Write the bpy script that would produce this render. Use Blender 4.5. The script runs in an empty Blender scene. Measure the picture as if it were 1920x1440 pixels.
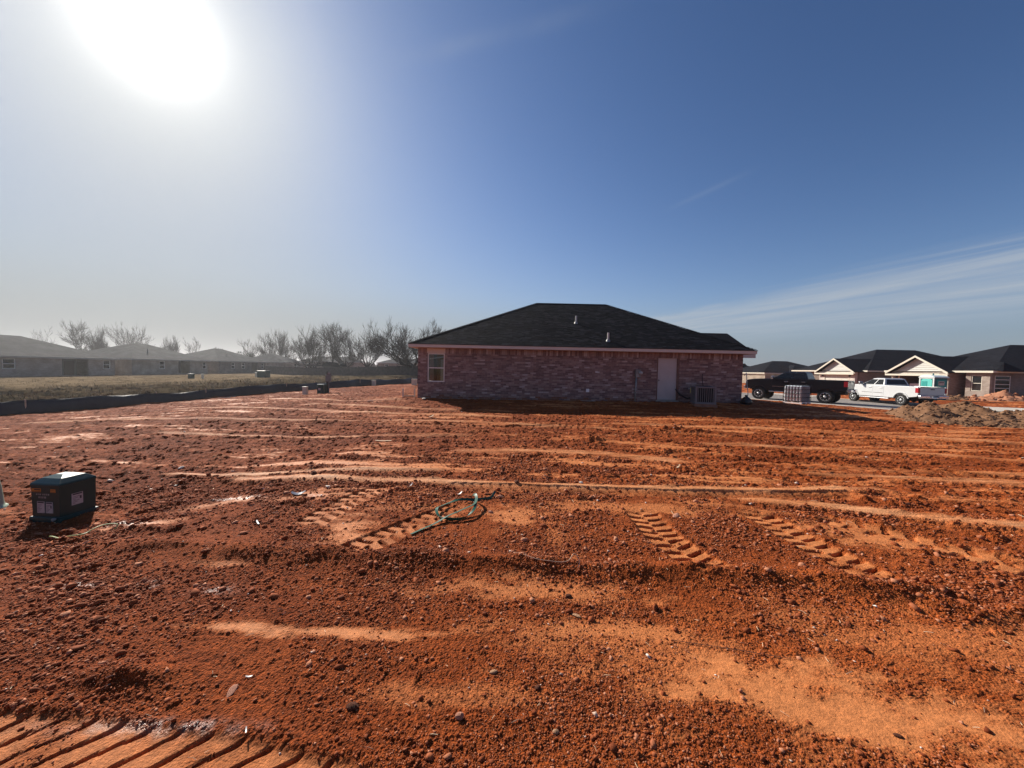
import bpy, math, random
import numpy as np
from mathutils import Vector, Matrix
random.seed(7)
RNG = np.random.default_rng(11)
C = bpy.context.scene.collection
SC = bpy.context.scene
R = math.radians

# ------------------------------------------------------------------ camera
cam = bpy.data.cameras.new('camera')
cam.sensor_width = 36.0
cam.lens = 693.0 / 1920.0 * 36.0
cam.clip_start = 0.05
cam.clip_end = 8000.0
co = bpy.data.objects.new('camera', cam)
C.objects.link(co)
co.matrix_world = (Matrix.Translation((0, 0, 1.7)) @ Matrix.Rotation(R(90 - 2.32), 4, 'X') @ Matrix.Rotation(R(1.2), 4, 'Z'))
SC.camera = co

# ------------------------------------------------------------------ sky, sun, exposure
SUN_EL, SUN_AZ = R(32.2), R(-43.8)          # azimuth from +Y towards +X
SD = Vector((math.sin(SUN_AZ) * math.cos(SUN_EL), math.cos(SUN_AZ) * math.cos(SUN_EL), math.sin(SUN_EL)))
world = bpy.data.worlds.new('World')
SC.world = world
world.use_nodes = True
nt = world.node_tree
N, LK = nt.nodes, nt.links
N.clear()


def wn(t, **kw):
    n = N.new(t)
    for k, v in kw.items():
        setattr(n, k, v)
    return n


def wmath(op, a, b=None, clamp=False):
    n = N.new('ShaderNodeMath')
    n.operation = op
    n.use_clamp = clamp
    for i, v in enumerate((a, b)):
        if v is None:
            continue
        if isinstance(v, (int, float)):
            n.inputs[i].default_value = v
        else:
            LK.new(v, n.inputs[i])
    return n.outputs[0]


def wsmooth(v, a, b):
    n = N.new('ShaderNodeMapRange')
    n.interpolation_type = 'SMOOTHSTEP'
    LK.new(v, n.inputs[0])
    n.inputs[1].default_value = a
    n.inputs[2].default_value = b
    return n.outputs[0]


def wmix(fac, a, b, mode='MIX'):
    n = N.new('ShaderNodeMix')
    n.data_type = 'RGBA'
    n.blend_type = mode
    for s, v in ((n.inputs[0], fac), (n.inputs[6], a), (n.inputs[7], b)):
        if isinstance(v, (int, float)):
            s.default_value = v
        elif isinstance(v, tuple):
            s.default_value = v
        else:
            LK.new(v, s)
    return n.outputs[2]


sky = wn('ShaderNodeTexSky', sky_type='NISHITA', sun_disc=False, sun_elevation=SUN_EL, sun_rotation=SUN_AZ,
         altitude=300, air_density=1.0, dust_density=0.6, ozone_density=2.2)
tc = wn('ShaderNodeTexCoord')
dirv = tc.outputs['Generated']
dotn = wn('ShaderNodeVectorMath', operation='DOT_PRODUCT')
LK.new(dirv, dotn.inputs[0])
dotn.inputs[1].default_value = SD
cosg = wmath('MAXIMUM', dotn.outputs['Value'], 0.0)
# aureole of the hazy winter sun (a function of the angle to the sun only)
aur = wmath('ADD', wmath('ADD', wmath('MULTIPLY', wmath('POWER', cosg, 620.0), 1.5), wmath('MULTIPLY', wmath('POWER', cosg, 210.0), 0.20)), wmath('MULTIPLY', wmath('POWER', cosg, 60.0), 0.24))
sep = wn('ShaderNodeSeparateXYZ')
LK.new(dirv, sep.inputs[0])
zc = wmath('MAXIMUM', sep.outputs[2], 0.015)
u = wmath('DIVIDE', sep.outputs[0], zc)
v = wmath('DIVIDE', sep.outputs[1], zc)
q = wmath('ADD', wmath('MULTIPLY', u, 0.96), wmath('MULTIPLY', v, 0.278))
p_ = wmath('ADD', wmath('MULTIPLY', u, 0.278), wmath('MULTIPLY', v, -0.96))
cmb = wn('ShaderNodeCombineXYZ')
LK.new(wmath('MULTIPLY', q, 1.7), cmb.inputs[0])
LK.new(wmath('MULTIPLY', p_, 0.30), cmb.inputs[1])
n1 = wn('ShaderNodeTexNoise')
n1.inputs['Scale'].default_value = 1.0
n1.inputs['Detail'].default_value = 7.0
n1.inputs['Roughness'].default_value = 0.6
n1.inputs['Distortion'].default_value = 0.8
LK.new(cmb.outputs[0], n1.inputs['Vector'])
streak = wsmooth(n1.outputs[0], 0.30, 0.74)
qw = wmath('ADD', q, wmath('MULTIPLY', wmath('SUBTRACT', n1.outputs[0], 0.5), 0.9))
band = wmath('MULTIPLY', wsmooth(qw, 3.9, 4.7), wsmooth(wmath('MULTIPLY', qw, -1.0), -12.0, -5.6))
right = wsmooth(u, 0.6, 2.2)
cl = wmath('MULTIPLY', wmath('MULTIPLY', band, right), wmath('ADD', 0.36, wmath('MULTIPLY', streak, 0.64)))
# two thin high streaks
st1 = wmath('MULTIPLY', wmath('POWER', 2.718, wmath('MULTIPLY', wmath('POWER', wmath('DIVIDE', wmath('ADD', wmath('SUBTRACT', v, 1.13), wmath('MULTIPLY', u, 0.31)), 0.035), 2.0), -1.0)),
            wmath('MULTIPLY', wsmooth(u, -0.55, -0.2), wsmooth(wmath('MULTIPLY', u, -1.0), -0.35, -0.05)))
st2 = wmath('MULTIPLY', wmath('POWER', 2.718, wmath('MULTIPLY', wmath('POWER', wmath('DIVIDE', wmath('ADD', wmath('SUBTRACT', v, 4.07), wmath('MULTIPLY', u, 1.89)), 0.06), 2.0), -1.0)),
            wmath('MULTIPLY', wsmooth(u, 0.9, 1.0), wsmooth(wmath('MULTIPLY', u, -1.0), -1.2, -1.05)))
thin = wmath('MULTIPLY', wmath('ADD', wmath('MULTIPLY', st1, 0.13), wmath('MULTIPLY', st2, 0.10)), streak)
cl = wmath('MINIMUM', wmath('ADD', wmath('MULTIPLY', cl, 0.80), thin), 0.85)
skyc = wmix(1.0, sky.outputs[0], (0.085, 0.085, 0.085, 1.0), 'MULTIPLY')
gam = wn('ShaderNodeGamma')
gam.inputs[1].default_value = 1.25
LK.new(skyc, gam.inputs[0])
skyc = wmix(1.0, gam.outputs[0], (1.10, 1.28, 1.48, 1.0), 'MULTIPLY')
bw = wn('ShaderNodeRGBToBW')
LK.new(skyc, bw.inputs[0])
# dusty milk-white air where the sky is brightest: low down and round the sun
milk = wmath('DIVIDE', wmath('POWER', bw.outputs[0], 2.7), wmath('ADD', wmath('POWER', bw.outputs[0], 2.7), 0.15))
skyc = wmix(milk, skyc, (0.37, 0.385, 0.385, 1.0))
# dust along the horizon, warmer on the sun's side
low = wmath('MULTIPLY', wmath('SUBTRACT', 1.0, wsmooth(sep.outputs[2], 0.0, 0.20)), 0.60)
lowc = wmix(wmath('POWER', cosg, 2.5), (0.25, 0.285, 0.370, 1.0), (0.37, 0.355, 0.325, 1.0))
skyc = wmix(low, skyc, lowc)
comb = wn('ShaderNodeCombineColor')
for i, kx in enumerate((1.0, 0.985, 0.90)):
    LK.new(wmath('MULTIPLY', aur, kx), comb.inputs[i])
skyc = wmix(cl, skyc, (0.44, 0.49, 0.55, 1.0))
skyc = wmix(1.0, skyc, comb.outputs[0], 'ADD')
skyc = wmix(1.0, skyc, (10.0, 10.0, 10.0, 1.0), 'MULTIPLY')
bg = wn('ShaderNodeBackground')
bg.inputs['Strength'].default_value = 0.066
LK.new(skyc, bg.inputs[0])
wo = wn('ShaderNodeOutputWorld')
LK.new(bg.outputs[0], wo.inputs[0])

sl = bpy.data.lights.new('sun', 'SUN')
sl.energy = 5.0
sl.angle = R(0.5)
sl.color = (1.0, 0.93, 0.82)
so = bpy.data.objects.new('sun', sl)
C.objects.link(so)
so.rotation_euler = SD.to_track_quat('Z', 'Y').to_euler()
so.location = (-30, 30, 40)

vs = SC.view_settings
SC.display_settings.display_device = 'sRGB'
vs.view_transform = 'Standard'
vs.look = 'None'
vs.gamma = 1.0
vs.use_curve_mapping = False
vs.exposure = 0.62
SC.cycles.volume_bounces = 1
SC.cycles.max_bounces = 6
SC.cycles.transparent_max_bounces = 12

# ------------------------------------------------------------------ helpers
def sstep(a, b, x):
    t = np.clip((x - a) / (b - a), 0, 1)
    return t * t * (3 - 2 * t)


def _hash(ix, iy, seed):
    h = ix.astype(np.uint32) * np.uint32(374761393) + iy.astype(np.uint32) * np.uint32(668265263) + np.uint32((seed * 974634777) & 0xFFFFFFFF)
    h = (h ^ (h >> np.uint32(13))) * np.uint32(1274126177)
    return h ^ (h >> np.uint32(16))


GC, GS = np.cos(np.arange(256) * (np.pi / 128)), np.sin(np.arange(256) * (np.pi / 128))


def pn(x, y, seed=0):
    """Gradient noise, about -0.7..0.7."""
    ix, iy = np.floor(x), np.floor(y)
    fx, fy = x - ix, y - iy
    ux, uy = fx * fx * fx * (fx * (fx * 6 - 15) + 10), fy * fy * fy * (fy * (fy * 6 - 15) + 10)
    ix, iy = ix.astype(np.int64), iy.astype(np.int64)

    def g(dx, dy):
        k = _hash(ix + dx, iy + dy, seed) & np.uint32(255)
        return GC[k] * (fx - dx) + GS[k] * (fy - dy)
    a = g(0, 0)
    a = a + ux * (g(1, 0) - a)
    b = g(0, 1)
    b = b + ux * (g(1, 1) - b)
    return a + uy * (b - a)


def fbm(x, y, seed=0, oct=4, gain=0.5):
    s, a = 0, 1.0
    for i in range(oct):
        s = s + a * pn(x, y, seed + i * 17)
        x, y, a = x * 2.03 + 3.1, y * 2.03 - 1.7, a * gain
    return s


def bumps(x, y, seed, prob):
    """Rounded clods: one jittered dome per grid cell, present with chance PROB; 0..1."""
    ix, iy = np.floor(x).astype(np.int64), np.floor(y).astype(np.int64)
    out = np.zeros_like(x)
    for dx in (-1, 0, 1):
        for dy in (-1, 0, 1):
            h = _hash(ix + dx, iy + dy, seed)
            jx = (h & 1023) / 1023.0
            jy = ((h >> 10) & 1023) / 1023.0
            sz = ((h >> 20) & 255) / 255.0
            pr = ((h >> 24) & 255) / 255.0
            rr = 0.25 + 0.42 * sz
            asp = 0.65 + 0.7 * (((h >> 5) & 63) / 63.0)
            d2 = ((x - (ix + dx + jx)) * asp) ** 2 + ((y - (iy + dy + jy)) / asp) ** 2
            hh = np.sqrt(np.clip(rr * rr - d2, 0, None)) * (pr < prob)
            out = np.maximum(out, hh)
    return out


class MB:
    """Collects faces and links them as one mesh object."""
    def __init__(s):
        s.v, s.f, s.m = [], [], []

    def add(s, vs, fs, mi=0):
        o = len(s.v)
        s.v += [tuple(p) for p in vs]
        s.f += [tuple(i + o for i in f) for f in fs]
        s.m += [mi] * len(fs)
        return s

    def box(s, x0, x1, y0, y1, z0, z1, mi=0, M=None):
        vs = [(x0, y0, z0), (x1, y0, z0), (x1, y1, z0), (x0, y1, z0), (x0, y0, z1), (x1, y0, z1), (x1, y1, z1), (x0, y1, z1)]
        if M is not None:
            vs = [M @ Vector(p) for p in vs]
        return s.add(vs, [(0, 3, 2, 1), (4, 5, 6, 7), (0, 1, 5, 4), (1, 2, 6, 5), (2, 3, 7, 6), (3, 0, 4, 7)], mi)

    def hexa(s, bot, top, mi=0):
        return s.add(list(bot) + list(top), [(0, 3, 2, 1), (4, 5, 6, 7), (0, 1, 5, 4), (1, 2, 6, 5), (2, 3, 7, 6), (3, 0, 4, 7)], mi)

    def prism(s, poly, a0, a1, axis='y', mi=0, M=None):
        n = len(poly)
        def P(p, a):
            q = (p[0], a, p[1]) if axis == 'y' else ((a, p[0], p[1]) if axis == 'x' else (p[0], p[1], a))
            return M @ Vector(q) if M is not None else q
        vs = [P(p, a0) for p in poly] + [P(p, a1) for p in poly]
        fs = [tuple(range(n)), tuple(range(2 * n - 1, n - 1, -1))] + [(i, i + n, (i + 1) % n + n, (i + 1) % n) for i in range(n)]
        return s.add(vs, fs, mi)

    def tube(s, pts, rad, n=6, mi=0, cap=True):
        pts = [Vector(p) for p in pts]
        rads = rad if isinstance(rad, (list, tuple)) else [rad] * len(pts)
        o = len(s.v)
        ref = Vector((0.31, 0.17, 1)).normalized()
        for i, p in enumerate(pts):
            t = (pts[min(i + 1, len(pts) - 1)] - pts[max(i - 1, 0)]).normalized()
            a = t.cross(ref)
            if a.length < 1e-3:
                a = t.cross(Vector((1, 0, 0)))
            a.normalize()
            b = t.cross(a)
            for k in range(n):
                an = 2 * math.pi * k / n
                s.v.append(tuple(p + (a * math.cos(an) + b * math.sin(an)) * rads[i]))
        for i in range(len(pts) - 1):
            for k in range(n):
                s.f.append((o + i * n + k, o + i * n + (k + 1) % n, o + (i + 1) * n + (k + 1) % n, o + (i + 1) * n + k))
                s.m.append(mi)
        if cap:
            s.f.append(tuple(o + k for k in range(n - 1, -1, -1)))
            s.f.append(tuple(o + (len(pts) - 1) * n + k for k in range(n)))
            s.m += [mi, mi]
        return s

    def lathe(s, prof, n=20, axis='z', mi=0, M=None):
        o = len(s.v)
        for r, h in prof:
            for k in range(n):
                a = 2 * math.pi * k / n
                q = (r * math.cos(a), r * math.sin(a), h) if axis == 'z' else (r * math.cos(a), h, r * math.sin(a))
                s.v.append(tuple(M @ Vector(q)) if M is not None else q)
        for i in range(len(prof) - 1):
            for k in range(n):
                s.f.append((o + i * n + k, o + i * n + (k + 1) % n, o + (i + 1) * n + (k + 1) % n, o + (i + 1) * n + k))
                s.m.append(mi)
        s.f.append(tuple(o + k for k in range(n)))
        s.f.append(tuple(o + (len(prof) - 1) * n + k for k in range(n)))
        s.m += [mi, mi]
        return s

    def mesh(s, name, mats):
        me = bpy.data.meshes.new(name)
        me.from_pydata(s.v, [], s.f)
        for m in mats:
            me.materials.append(m)
        if len(mats) > 1:
            me.polygons.foreach_set('material_index', s.m)
        me.update()
        return me

    def build(s, name, mats, parent=None, bevel=0.0, smooth=False, stuff=False, label=None, seg=2):
        if not isinstance(mats, (list, tuple)):
            mats = [mats]
        me = s.mesh(name, mats)
        o = bpy.data.objects.new(name, me)
        C.objects.link(o)
        o.parent = parent
        if smooth:
            me.polygons.foreach_set('use_smooth', [True] * len(me.polygons))
        if bevel:
            b = o.modifiers.new('bevel', 'BEVEL')
            b.width = bevel
            b.segments = seg
            b.limit_method = 'ANGLE'
            b.angle_limit = R(35)
            b.harden_normals = False
        if stuff:
            o['kind'] = 'stuff'
        if label:
            o['label'] = label
        return o


def fix_normals(o):
    import bmesh
    bm = bmesh.new()
    bm.from_mesh(o.data)
    bmesh.ops.recalc_face_normals(bm, faces=bm.faces)
    bm.to_mesh(o.data)
    bm.free()
    return o


def tag(o, label, cat, group=None):
    o['label'] = label
    o['category'] = cat
    if group:
        o['group'] = group
    return o


def thing(name, label, cat, loc=(0, 0, 0), rz=0.0, group=None):
    o = bpy.data.objects.new(name, None)
    o.empty_display_size = 0.2
    C.objects.link(o)
    o.location = loc
    o.rotation_euler = (0, 0, rz)
    return tag(o, label, cat, group)


def mat(name, col, rough=0.7, metal=0.0, var=0.15, scale=6.0, bump=0.0, bscale=60.0, spec=0.35, coat=0.0):
    m = bpy.data.materials.new(name)
    m.use_nodes = True
    n, l = m.node_tree.nodes, m.node_tree.links
    b = n['Principled BSDF']
    b.inputs['Roughness'].default_value = rough
    b.inputs['Metallic'].default_value = metal
    b.inputs['Specular IOR Level'].default_value = spec
    b.inputs['Coat Weight'].default_value = coat
    b.inputs['Coat Roughness'].default_value = 0.05
    t = n.new('ShaderNodeTexCoord')
    no = n.new('ShaderNodeTexNoise')
    no.inputs['Scale'].default_value = scale
    no.inputs['Detail'].default_value = 5
    l.new(t.outputs['Object'], no.inputs['Vector'])
    r = n.new('ShaderNodeValToRGB')
    r.color_ramp.elements[0].position = 0.3
    r.color_ramp.elements[1].position = 0.7
    r.color_ramp.elements[0].color = tuple(c * (1 - var) for c in col) + (1,)
    r.color_ramp.elements[1].color = tuple(min(1, c * (1 + var)) for c in col) + (1,)
    l.new(no.outputs[0], r.inputs[0])
    l.new(r.outputs[0], b.inputs['Base Color'])
    if bump:
        nb = n.new('ShaderNodeTexNoise')
        nb.inputs['Scale'].default_value = bscale
        nb.inputs['Detail'].default_value = 4
        l.new(t.outputs['Object'], nb.inputs['Vector'])
        bp = n.new('ShaderNodeBump')
        bp.inputs['Strength'].default_value = bump
        bp.inputs['Distance'].default_value = 0.02
        l.new(nb.outputs[0], bp.inputs['Height'])
        l.new(bp.outputs[0], b.inputs['Normal'])
    return m


def mat_courses(name, c1, c2, mortar, bw, bh, plane='xz', msize=0.012, rough=0.85, bump=0.4, offset=0.5):
    """Far brickwork or shingles: courses as colour and fine relief, in object space (far houses only)."""
    m = bpy.data.materials.new(name)
    m.use_nodes = True
    n, l = m.node_tree.nodes, m.node_tree.links
    b = n['Principled BSDF']
    b.inputs['Roughness'].default_value = rough
    b.inputs['Specular IOR Level'].default_value = 0.03
    t = n.new('ShaderNodeTexCoord')
    sp = n.new('ShaderNodeSeparateXYZ')
    l.new(t.outputs['Object'], sp.inputs[0])
    ad = n.new('ShaderNodeMath')
    ad.operation = 'ADD'
    l.new(sp.outputs[0], ad.inputs[0])
    l.new(sp.outputs[1], ad.inputs[1])
    cb = n.new('ShaderNodeCombineXYZ')
    l.new(ad.outputs[0], cb.inputs[0])
    l.new(sp.outputs[2], cb.inputs[1])
    br = n.new('ShaderNodeTexBrick')
    br.inputs['Scale'].default_value = 1.0
    br.inputs['Brick Width'].default_value = bw
    br.inputs['Row Height'].default_value = bh
    br.inputs['Mortar Size'].default_value = msize
    br.inputs['Color1'].default_value = c1 + (1,)
    br.inputs['Color2'].default_value = c2 + (1,)
    br.inputs['Mortar'].default_value = mortar + (1,)
    l.new(cb.outputs[0], br.inputs['Vector'])
    no = n.new('ShaderNodeTexNoise')
    no.inputs['Scale'].default_value = 0.9
    no.inputs['Detail'].default_value = 6
    l.new(t.outputs['Object'], no.inputs['Vector'])
    mr = n.new('ShaderNodeMapRange')
    mr.inputs[1].default_value = 0.3
    mr.inputs[2].default_value = 0.7
    mr.inputs[3].default_value = 0.75
    mr.inputs[4].default_value = 1.2
    l.new(no.outputs[0], mr.inputs[0])
    mx = n.new('ShaderNodeMix')
    mx.data_type = 'RGBA'
    mx.blend_type = 'MULTIPLY'
    mx.inputs[0].default_value = 1
    l.new(br.outputs['Color'], mx.inputs[6])
    l.new(mr.outputs[0], mx.inputs[7])
    l.new(mx.outputs[2], b.inputs['Base Color'])
    bp = n.new('ShaderNodeBump')
    bp.inputs['Strength'].default_value = bump
    bp.inputs['Distance'].default_value = 0.01
    bp.invert = True
    l.new(br.outputs['Fac'], bp.inputs['Height'])
    l.new(bp.outputs[0], b.inputs['Normal'])
    return m


def mat_glass(name, tint=(0.75, 0.8, 0.8), refl=1.0):
    m = bpy.data.materials.new(name)
    m.use_nodes = True
    n, l = m.node_tree.nodes, m.node_tree.links
    n.clear()
    o = n.new('ShaderNodeOutputMaterial')
    mx = n.new('ShaderNodeMixShader')
    fr = n.new('ShaderNodeFresnel')
    fr.inputs[0].default_value = 1.5
    ml = n.new('ShaderNodeMath')
    ml.operation = 'MULTIPLY'
    ml.inputs[1].default_value = refl
    tr = n.new('ShaderNodeBsdfTransparent')
    tr.inputs[0].default_value = tint + (1,)
    gl = n.new('ShaderNodeBsdfGlossy')
    gl.inputs['Roughness'].default_value = 0.02
    l.new(fr.outputs[0], ml.inputs[0])
    l.new(ml.outputs[0], mx.inputs[0])
    l.new(tr.outputs[0], mx.inputs[1])
    l.new(gl.outputs[0], mx.inputs[2])
    l.new(mx.outputs[0], o.inputs[0])
    return m


M = {}
M['mortar'] = mat('mortar', (0.27, 0.19, 0.17), 0.95, var=0.25, scale=1.2, bump=0.3)
for i, c in enumerate([(0.235, 0.142, 0.125), (0.185, 0.115, 0.106), (0.31, 0.212, 0.188), (0.26, 0.170, 0.158), (0.155, 0.096, 0.090)]):
    M['brick%d' % i] = mat('brick_red_%d' % i, c, 0.9, var=0.22, scale=9, bump=0.35, bscale=90)
for i, c in enumerate([(0.37, 0.28, 0.26), (0.31, 0.225, 0.21), (0.42, 0.33, 0.305)]):
    M['brickl%d' % i] = mat('brick_pale_%d' % i, c, 0.9, var=0.22, scale=9, bump=0.35, bscale=90)
for i, c in enumerate([(0.005, 0.0055, 0.008), (0.010, 0.0105, 0.014), (0.019, 0.0195, 0.025), (0.007, 0.0075, 0.011)]):
    M['shingle%d' % i] = mat('shingle_%d' % i, c, 0.92, var=0.35, scale=30, bump=0.8, bscale=220, spec=0.03)
M['trim_pink'] = mat('painted_trim', (0.60, 0.53, 0.46), 0.6, var=0.06, scale=2, bump=0.06)
M['soffit'] = mat('soffit_paint', (0.5, 0.40, 0.35), 0.7, var=0.05)
M['white_vinyl'] = mat('white_vinyl', (0.74, 0.71, 0.66), 0.45, var=0.05)
M['white_door'] = mat('primed_door', (0.47, 0.42, 0.40), 0.5, var=0.05, scale=2)
M['dark_jamb'] = mat('door_jamb', (0.16, 0.085, 0.065), 0.7, var=0.2)
M['concrete'] = mat('concrete', (0.40, 0.36, 0.32), 0.9, var=0.18, scale=3, bump=0.2)
M['concrete_red'] = mat('concrete_stained', (0.26, 0.13, 0.085), 0.95, var=0.3, scale=2.2, bump=0.3)
M['osb'] = mat('strand_board', (0.42, 0.30, 0.16), 0.8, var=0.3, scale=20)
M['drywall'] = mat('drywall', (0.55, 0.53, 0.48), 0.9, var=0.05)
M['glass'] = mat_glass('window_glass')
M['glass_dark'] = mat('dark_window_glass', (0.012, 0.014, 0.016), 0.08, var=0.1, spec=0.6)
M['metal_grey'] = mat('grey_metal', (0.20, 0.20, 0.19), 0.55, 0.3, var=0.1)
M['galv'] = mat('galvanised_pipe', (0.30, 0.30, 0.29), 0.55, 0.4, var=0.15, scale=12)
M['pvc'] = mat('pvc_pipe', (0.60, 0.58, 0.54), 0.5, var=0.06)
M['ac_case'] = mat('condenser_case', (0.19, 0.17, 0.17), 0.55, 0.1, var=0.08)
M['black'] = mat('black_rubber', (0.014, 0.014, 0.014), 0.75, var=0.2)
M['black_gloss'] = mat('black_plastic', (0.018, 0.018, 0.02), 0.35, var=0.15)
M['copper'] = mat('insulated_line', (0.02, 0.02, 0.022), 0.8)
M['tag_yellow'] = mat('yellow_tag', (0.62, 0.52, 0.16), 0.6)
M['meter_glass'] = mat('meter_dome', (0.42, 0.42, 0.40), 0.15, var=0.05, spec=0.6)
M['plate'] = mat('white_plate', (0.78, 0.78, 0.78), 0.4, var=0.03)

M['far_brick_grey'] = mat_courses('grey_brick', (0.27, 0.205, 0.165), (0.36, 0.285, 0.235), (0.35, 0.30, 0.26), 0.254, 0.081)
M['far_brick_tan'] = mat_courses('tan_brick', (0.30, 0.24, 0.18), (0.36, 0.30, 0.23), (0.38, 0.33, 0.28), 0.254, 0.081)
M['far_brick_dark'] = mat_courses('dark_brick', (0.16, 0.12, 0.10), (0.23, 0.18, 0.15), (0.26, 0.22, 0.19), 0.254, 0.081)
M['far_brick_brown'] = mat_courses('brown_brick', (0.24, 0.19, 0.155), (0.36, 0.30, 0.255), (0.33, 0.29, 0.26), 0.254, 0.081)
M['far_brick_cream'] = mat_courses('cream_brick', (0.50, 0.43, 0.37), (0.60, 0.53, 0.47), (0.52, 0.48, 0.44), 0.254, 0.081)
M['far_roof_grey'] = mat_courses('grey_shingle_roof', (0.055, 0.057, 0.06), (0.075, 0.077, 0.08), (0.04, 0.04, 0.042), 0.31, 0.065, msize=0.006)
M['far_roof_dark'] = mat_courses('dark_shingle_roof', (0.013, 0.0135, 0.017), (0.022, 0.0225, 0.027), (0.009, 0.009, 0.011), 0.31, 0.065, msize=0.006)
M['white_trim'] = mat('cream_trim', (0.62, 0.58, 0.48), 0.55, var=0.05)
M['grey_trim'] = mat('grey_trim', (0.40, 0.37, 0.34), 0.6, var=0.05)
M['siding'] = mat('lap_siding', (0.50, 0.49, 0.455), 0.6, var=0.04)
M['garage_white'] = mat('garage_door_paint', (0.60, 0.575, 0.51), 0.5, var=0.03)
M['door_brown'] = mat('dark_front_door', (0.05, 0.03, 0.025), 0.6)
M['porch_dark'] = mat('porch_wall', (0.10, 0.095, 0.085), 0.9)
M['asphalt'] = mat('asphalt', (0.22, 0.195, 0.18), 0.9, var=0.2, scale=2.5, bump=0.3, bscale=120)
M['kerb'] = mat('kerb_concrete', (0.50, 0.45, 0.39), 0.9, var=0.15, scale=2)
M['bark'] = mat('bark', (0.026, 0.021, 0.018), 0.95, var=0.3, scale=3)
M['twig'] = mat('twig_bark', (0.026, 0.021, 0.018), 0.95, var=0.2)
M['cedar'] = mat('dark_evergreen', (0.030, 0.042, 0.024), 0.9, var=0.35, scale=3)
M['fence_wood'] = mat('weathered_fence', (0.085, 0.070, 0.060), 0.95, var=0.3, scale=2)
M['silt'] = mat('silt_fabric', (0.014, 0.015, 0.019), 0.5, var=0.3, scale=5, bump=0.4, bscale=14, spec=0.5)
M['stake'] = mat('raw_wood_stake', (0.52, 0.36, 0.24), 0.8, var=0.2, scale=10)


# ------------------------------------------------------------------ ground
FEN_Y = [2, 8, 12, 14.9, 16.9, 19.4, 22.1, 26.0, 33.0, 38.0, 44]
FEN_X = [-24, -22.6, -21.6, -20.75, -19.8, -19.1, -17.9, -15.8, -12.9, -10.6, -8]
KERB = [(31.0, 5.0), (27.2, 12.0), (24.4, 18.5), (22.9, 22.3), (21.1, 26.0), (18.9, 29.3), (15.5, 34.0), (10.5, 40.0), (2.0, 48.0), (-12.0, 58.0)]
ROADW = 9.4


def polycoords(X, Y, poly):
    """Distance along and signed distance from a polyline (positive on its left)."""
    best = np.full(X.shape, 1e9)
    S = np.zeros_like(X)
    T = np.zeros_like(X)
    acc = 0.0
    for i, ((ax, ay), (bx, by)) in enumerate(zip(poly[:-1], poly[1:])):
        L = math.hypot(bx - ax, by - ay)
        ux, uy = (bx - ax) / L, (by - ay) / L
        s = (X - ax) * ux + (Y - ay) * uy
        t = -(X - ax) * uy + (Y - ay) * ux
        lo = -1e9 if i == 0 else 0.0
        hi = 1e9 if i == len(poly) - 2 else L
        sc = np.clip(s, lo, hi)
        d = np.hypot(s - sc, t)
        k = d < best
        best = np.where(k, d, best)
        S = np.where(k, acc + s, S)
        T = np.where(k, t, T)
        acc += L
    return S, T, acc


def base_height(X, Y):
    A = 0.62 - 0.42 * sstep(14, 34, Y)
    A = A + (0.5 - A) * sstep(-20, -30, X)
    drop = A * sstep(-8.5, -20.5, X)
    h = -drop - 0.13 * sstep(-2.6, -5.0, X) * (1 - sstep(-7, -16, X)) * (1 - sstep(7, 14, Y))
    far = sstep(45, 78, Y) * sstep(-48, -25, X) * (1 - sstep(6, 20, X))
    h = h + 0.75 * far
    pad = sstep(13.2, 17.6, Y) * sstep(-8.0, -4.6, X) * (1 - sstep(11.8, 17.5, X)) * (1 - sstep(31, 36, Y))
    h = h + pad * (0.22 + 0.07 * sstep(-4, 10, X))
    _, T, _ = polycoords(X, Y, KERB)          # positive = west of the near kerb
    road = (1 - sstep(0.1, 7.5, T)) * sstep(3, 6, Y)
    h = h - 0.27 * road
    inroad = (1 - sstep(-0.05, 0.0, T)) * sstep(-ROADW - 0.05, -ROADW, T)
    h = h - 0.13 * inroad
    east = 1 - sstep(-14, -9.5, T)
    h = h + 0.12 * east
    return h


def ground_z(x, y):
    return float(base_height(np.array([float(x)]), np.array([float(y)]))[0])


def smooth_patches(X, Y):
    P = np.zeros_like(X)
    for (cx, cy, rx, ry, rot, k) in [
            (1.7, 1.84, .75, .26, -.20, 1.0), (2.5, 1.66, .85, .20, -.3, .9), (.9, 2.15, .8, .3, -.1, .45), (2.9, 2.3, 1.0, .3, -.2, .4), (-1.15, 2.29, .55, .05, -.03, 1.0), (0.2, 2.78, .75, .13, -.04, .62),
            (.75, 2.38, .5, .10, -.1, .7), (-1.65, 3.75, .22, .33, .5, .8), (.05, 4.2, .28, .30, .3, .75), (3.75, 3.85, .55, .22, -.5, .8),
            (4.6, 3.3, .6, .22, -.5, .6), (1.7, 4.55, 1.3, .22, 0, .6), (1.15, 2.05, .22, .10, 0, .6), (3.9, 2.2, .7, .18, -.3, .6), (-2.35, 3.05, .3, .05, 0, .6),
            (-3.6, 4.55, .35, .10, .4, .7), (-3.95, 3.95, .35, .08, .1, .8), (-2.6, 4.75, .5, .16, .15, .7), (.5, 3.75, .12, .5, .1, .35), (-.2, 1.85, .6, .06, 0, .35)]:
        c, s = math.cos(rot), math.sin(rot)
        m = 2.2 * max(rx, ry)
        I = np.nonzero((np.abs(X - cx) < m) & (np.abs(Y - cy) < m))[0]
        x, y = X[I], Y[I]
        a, b = (x - cx) * c + (y - cy) * s, -(x - cx) * s + (y - cy) * c
        d = np.sqrt((a / rx) ** 2 + (b / ry) ** 2) + 1.1 * fbm(x * 2.2, y * 4.5, 5, 6, .68)
        P[I] = np.maximum(P[I], k * (1 - sstep(0.25, 1.55, d)))
    return P


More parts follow.
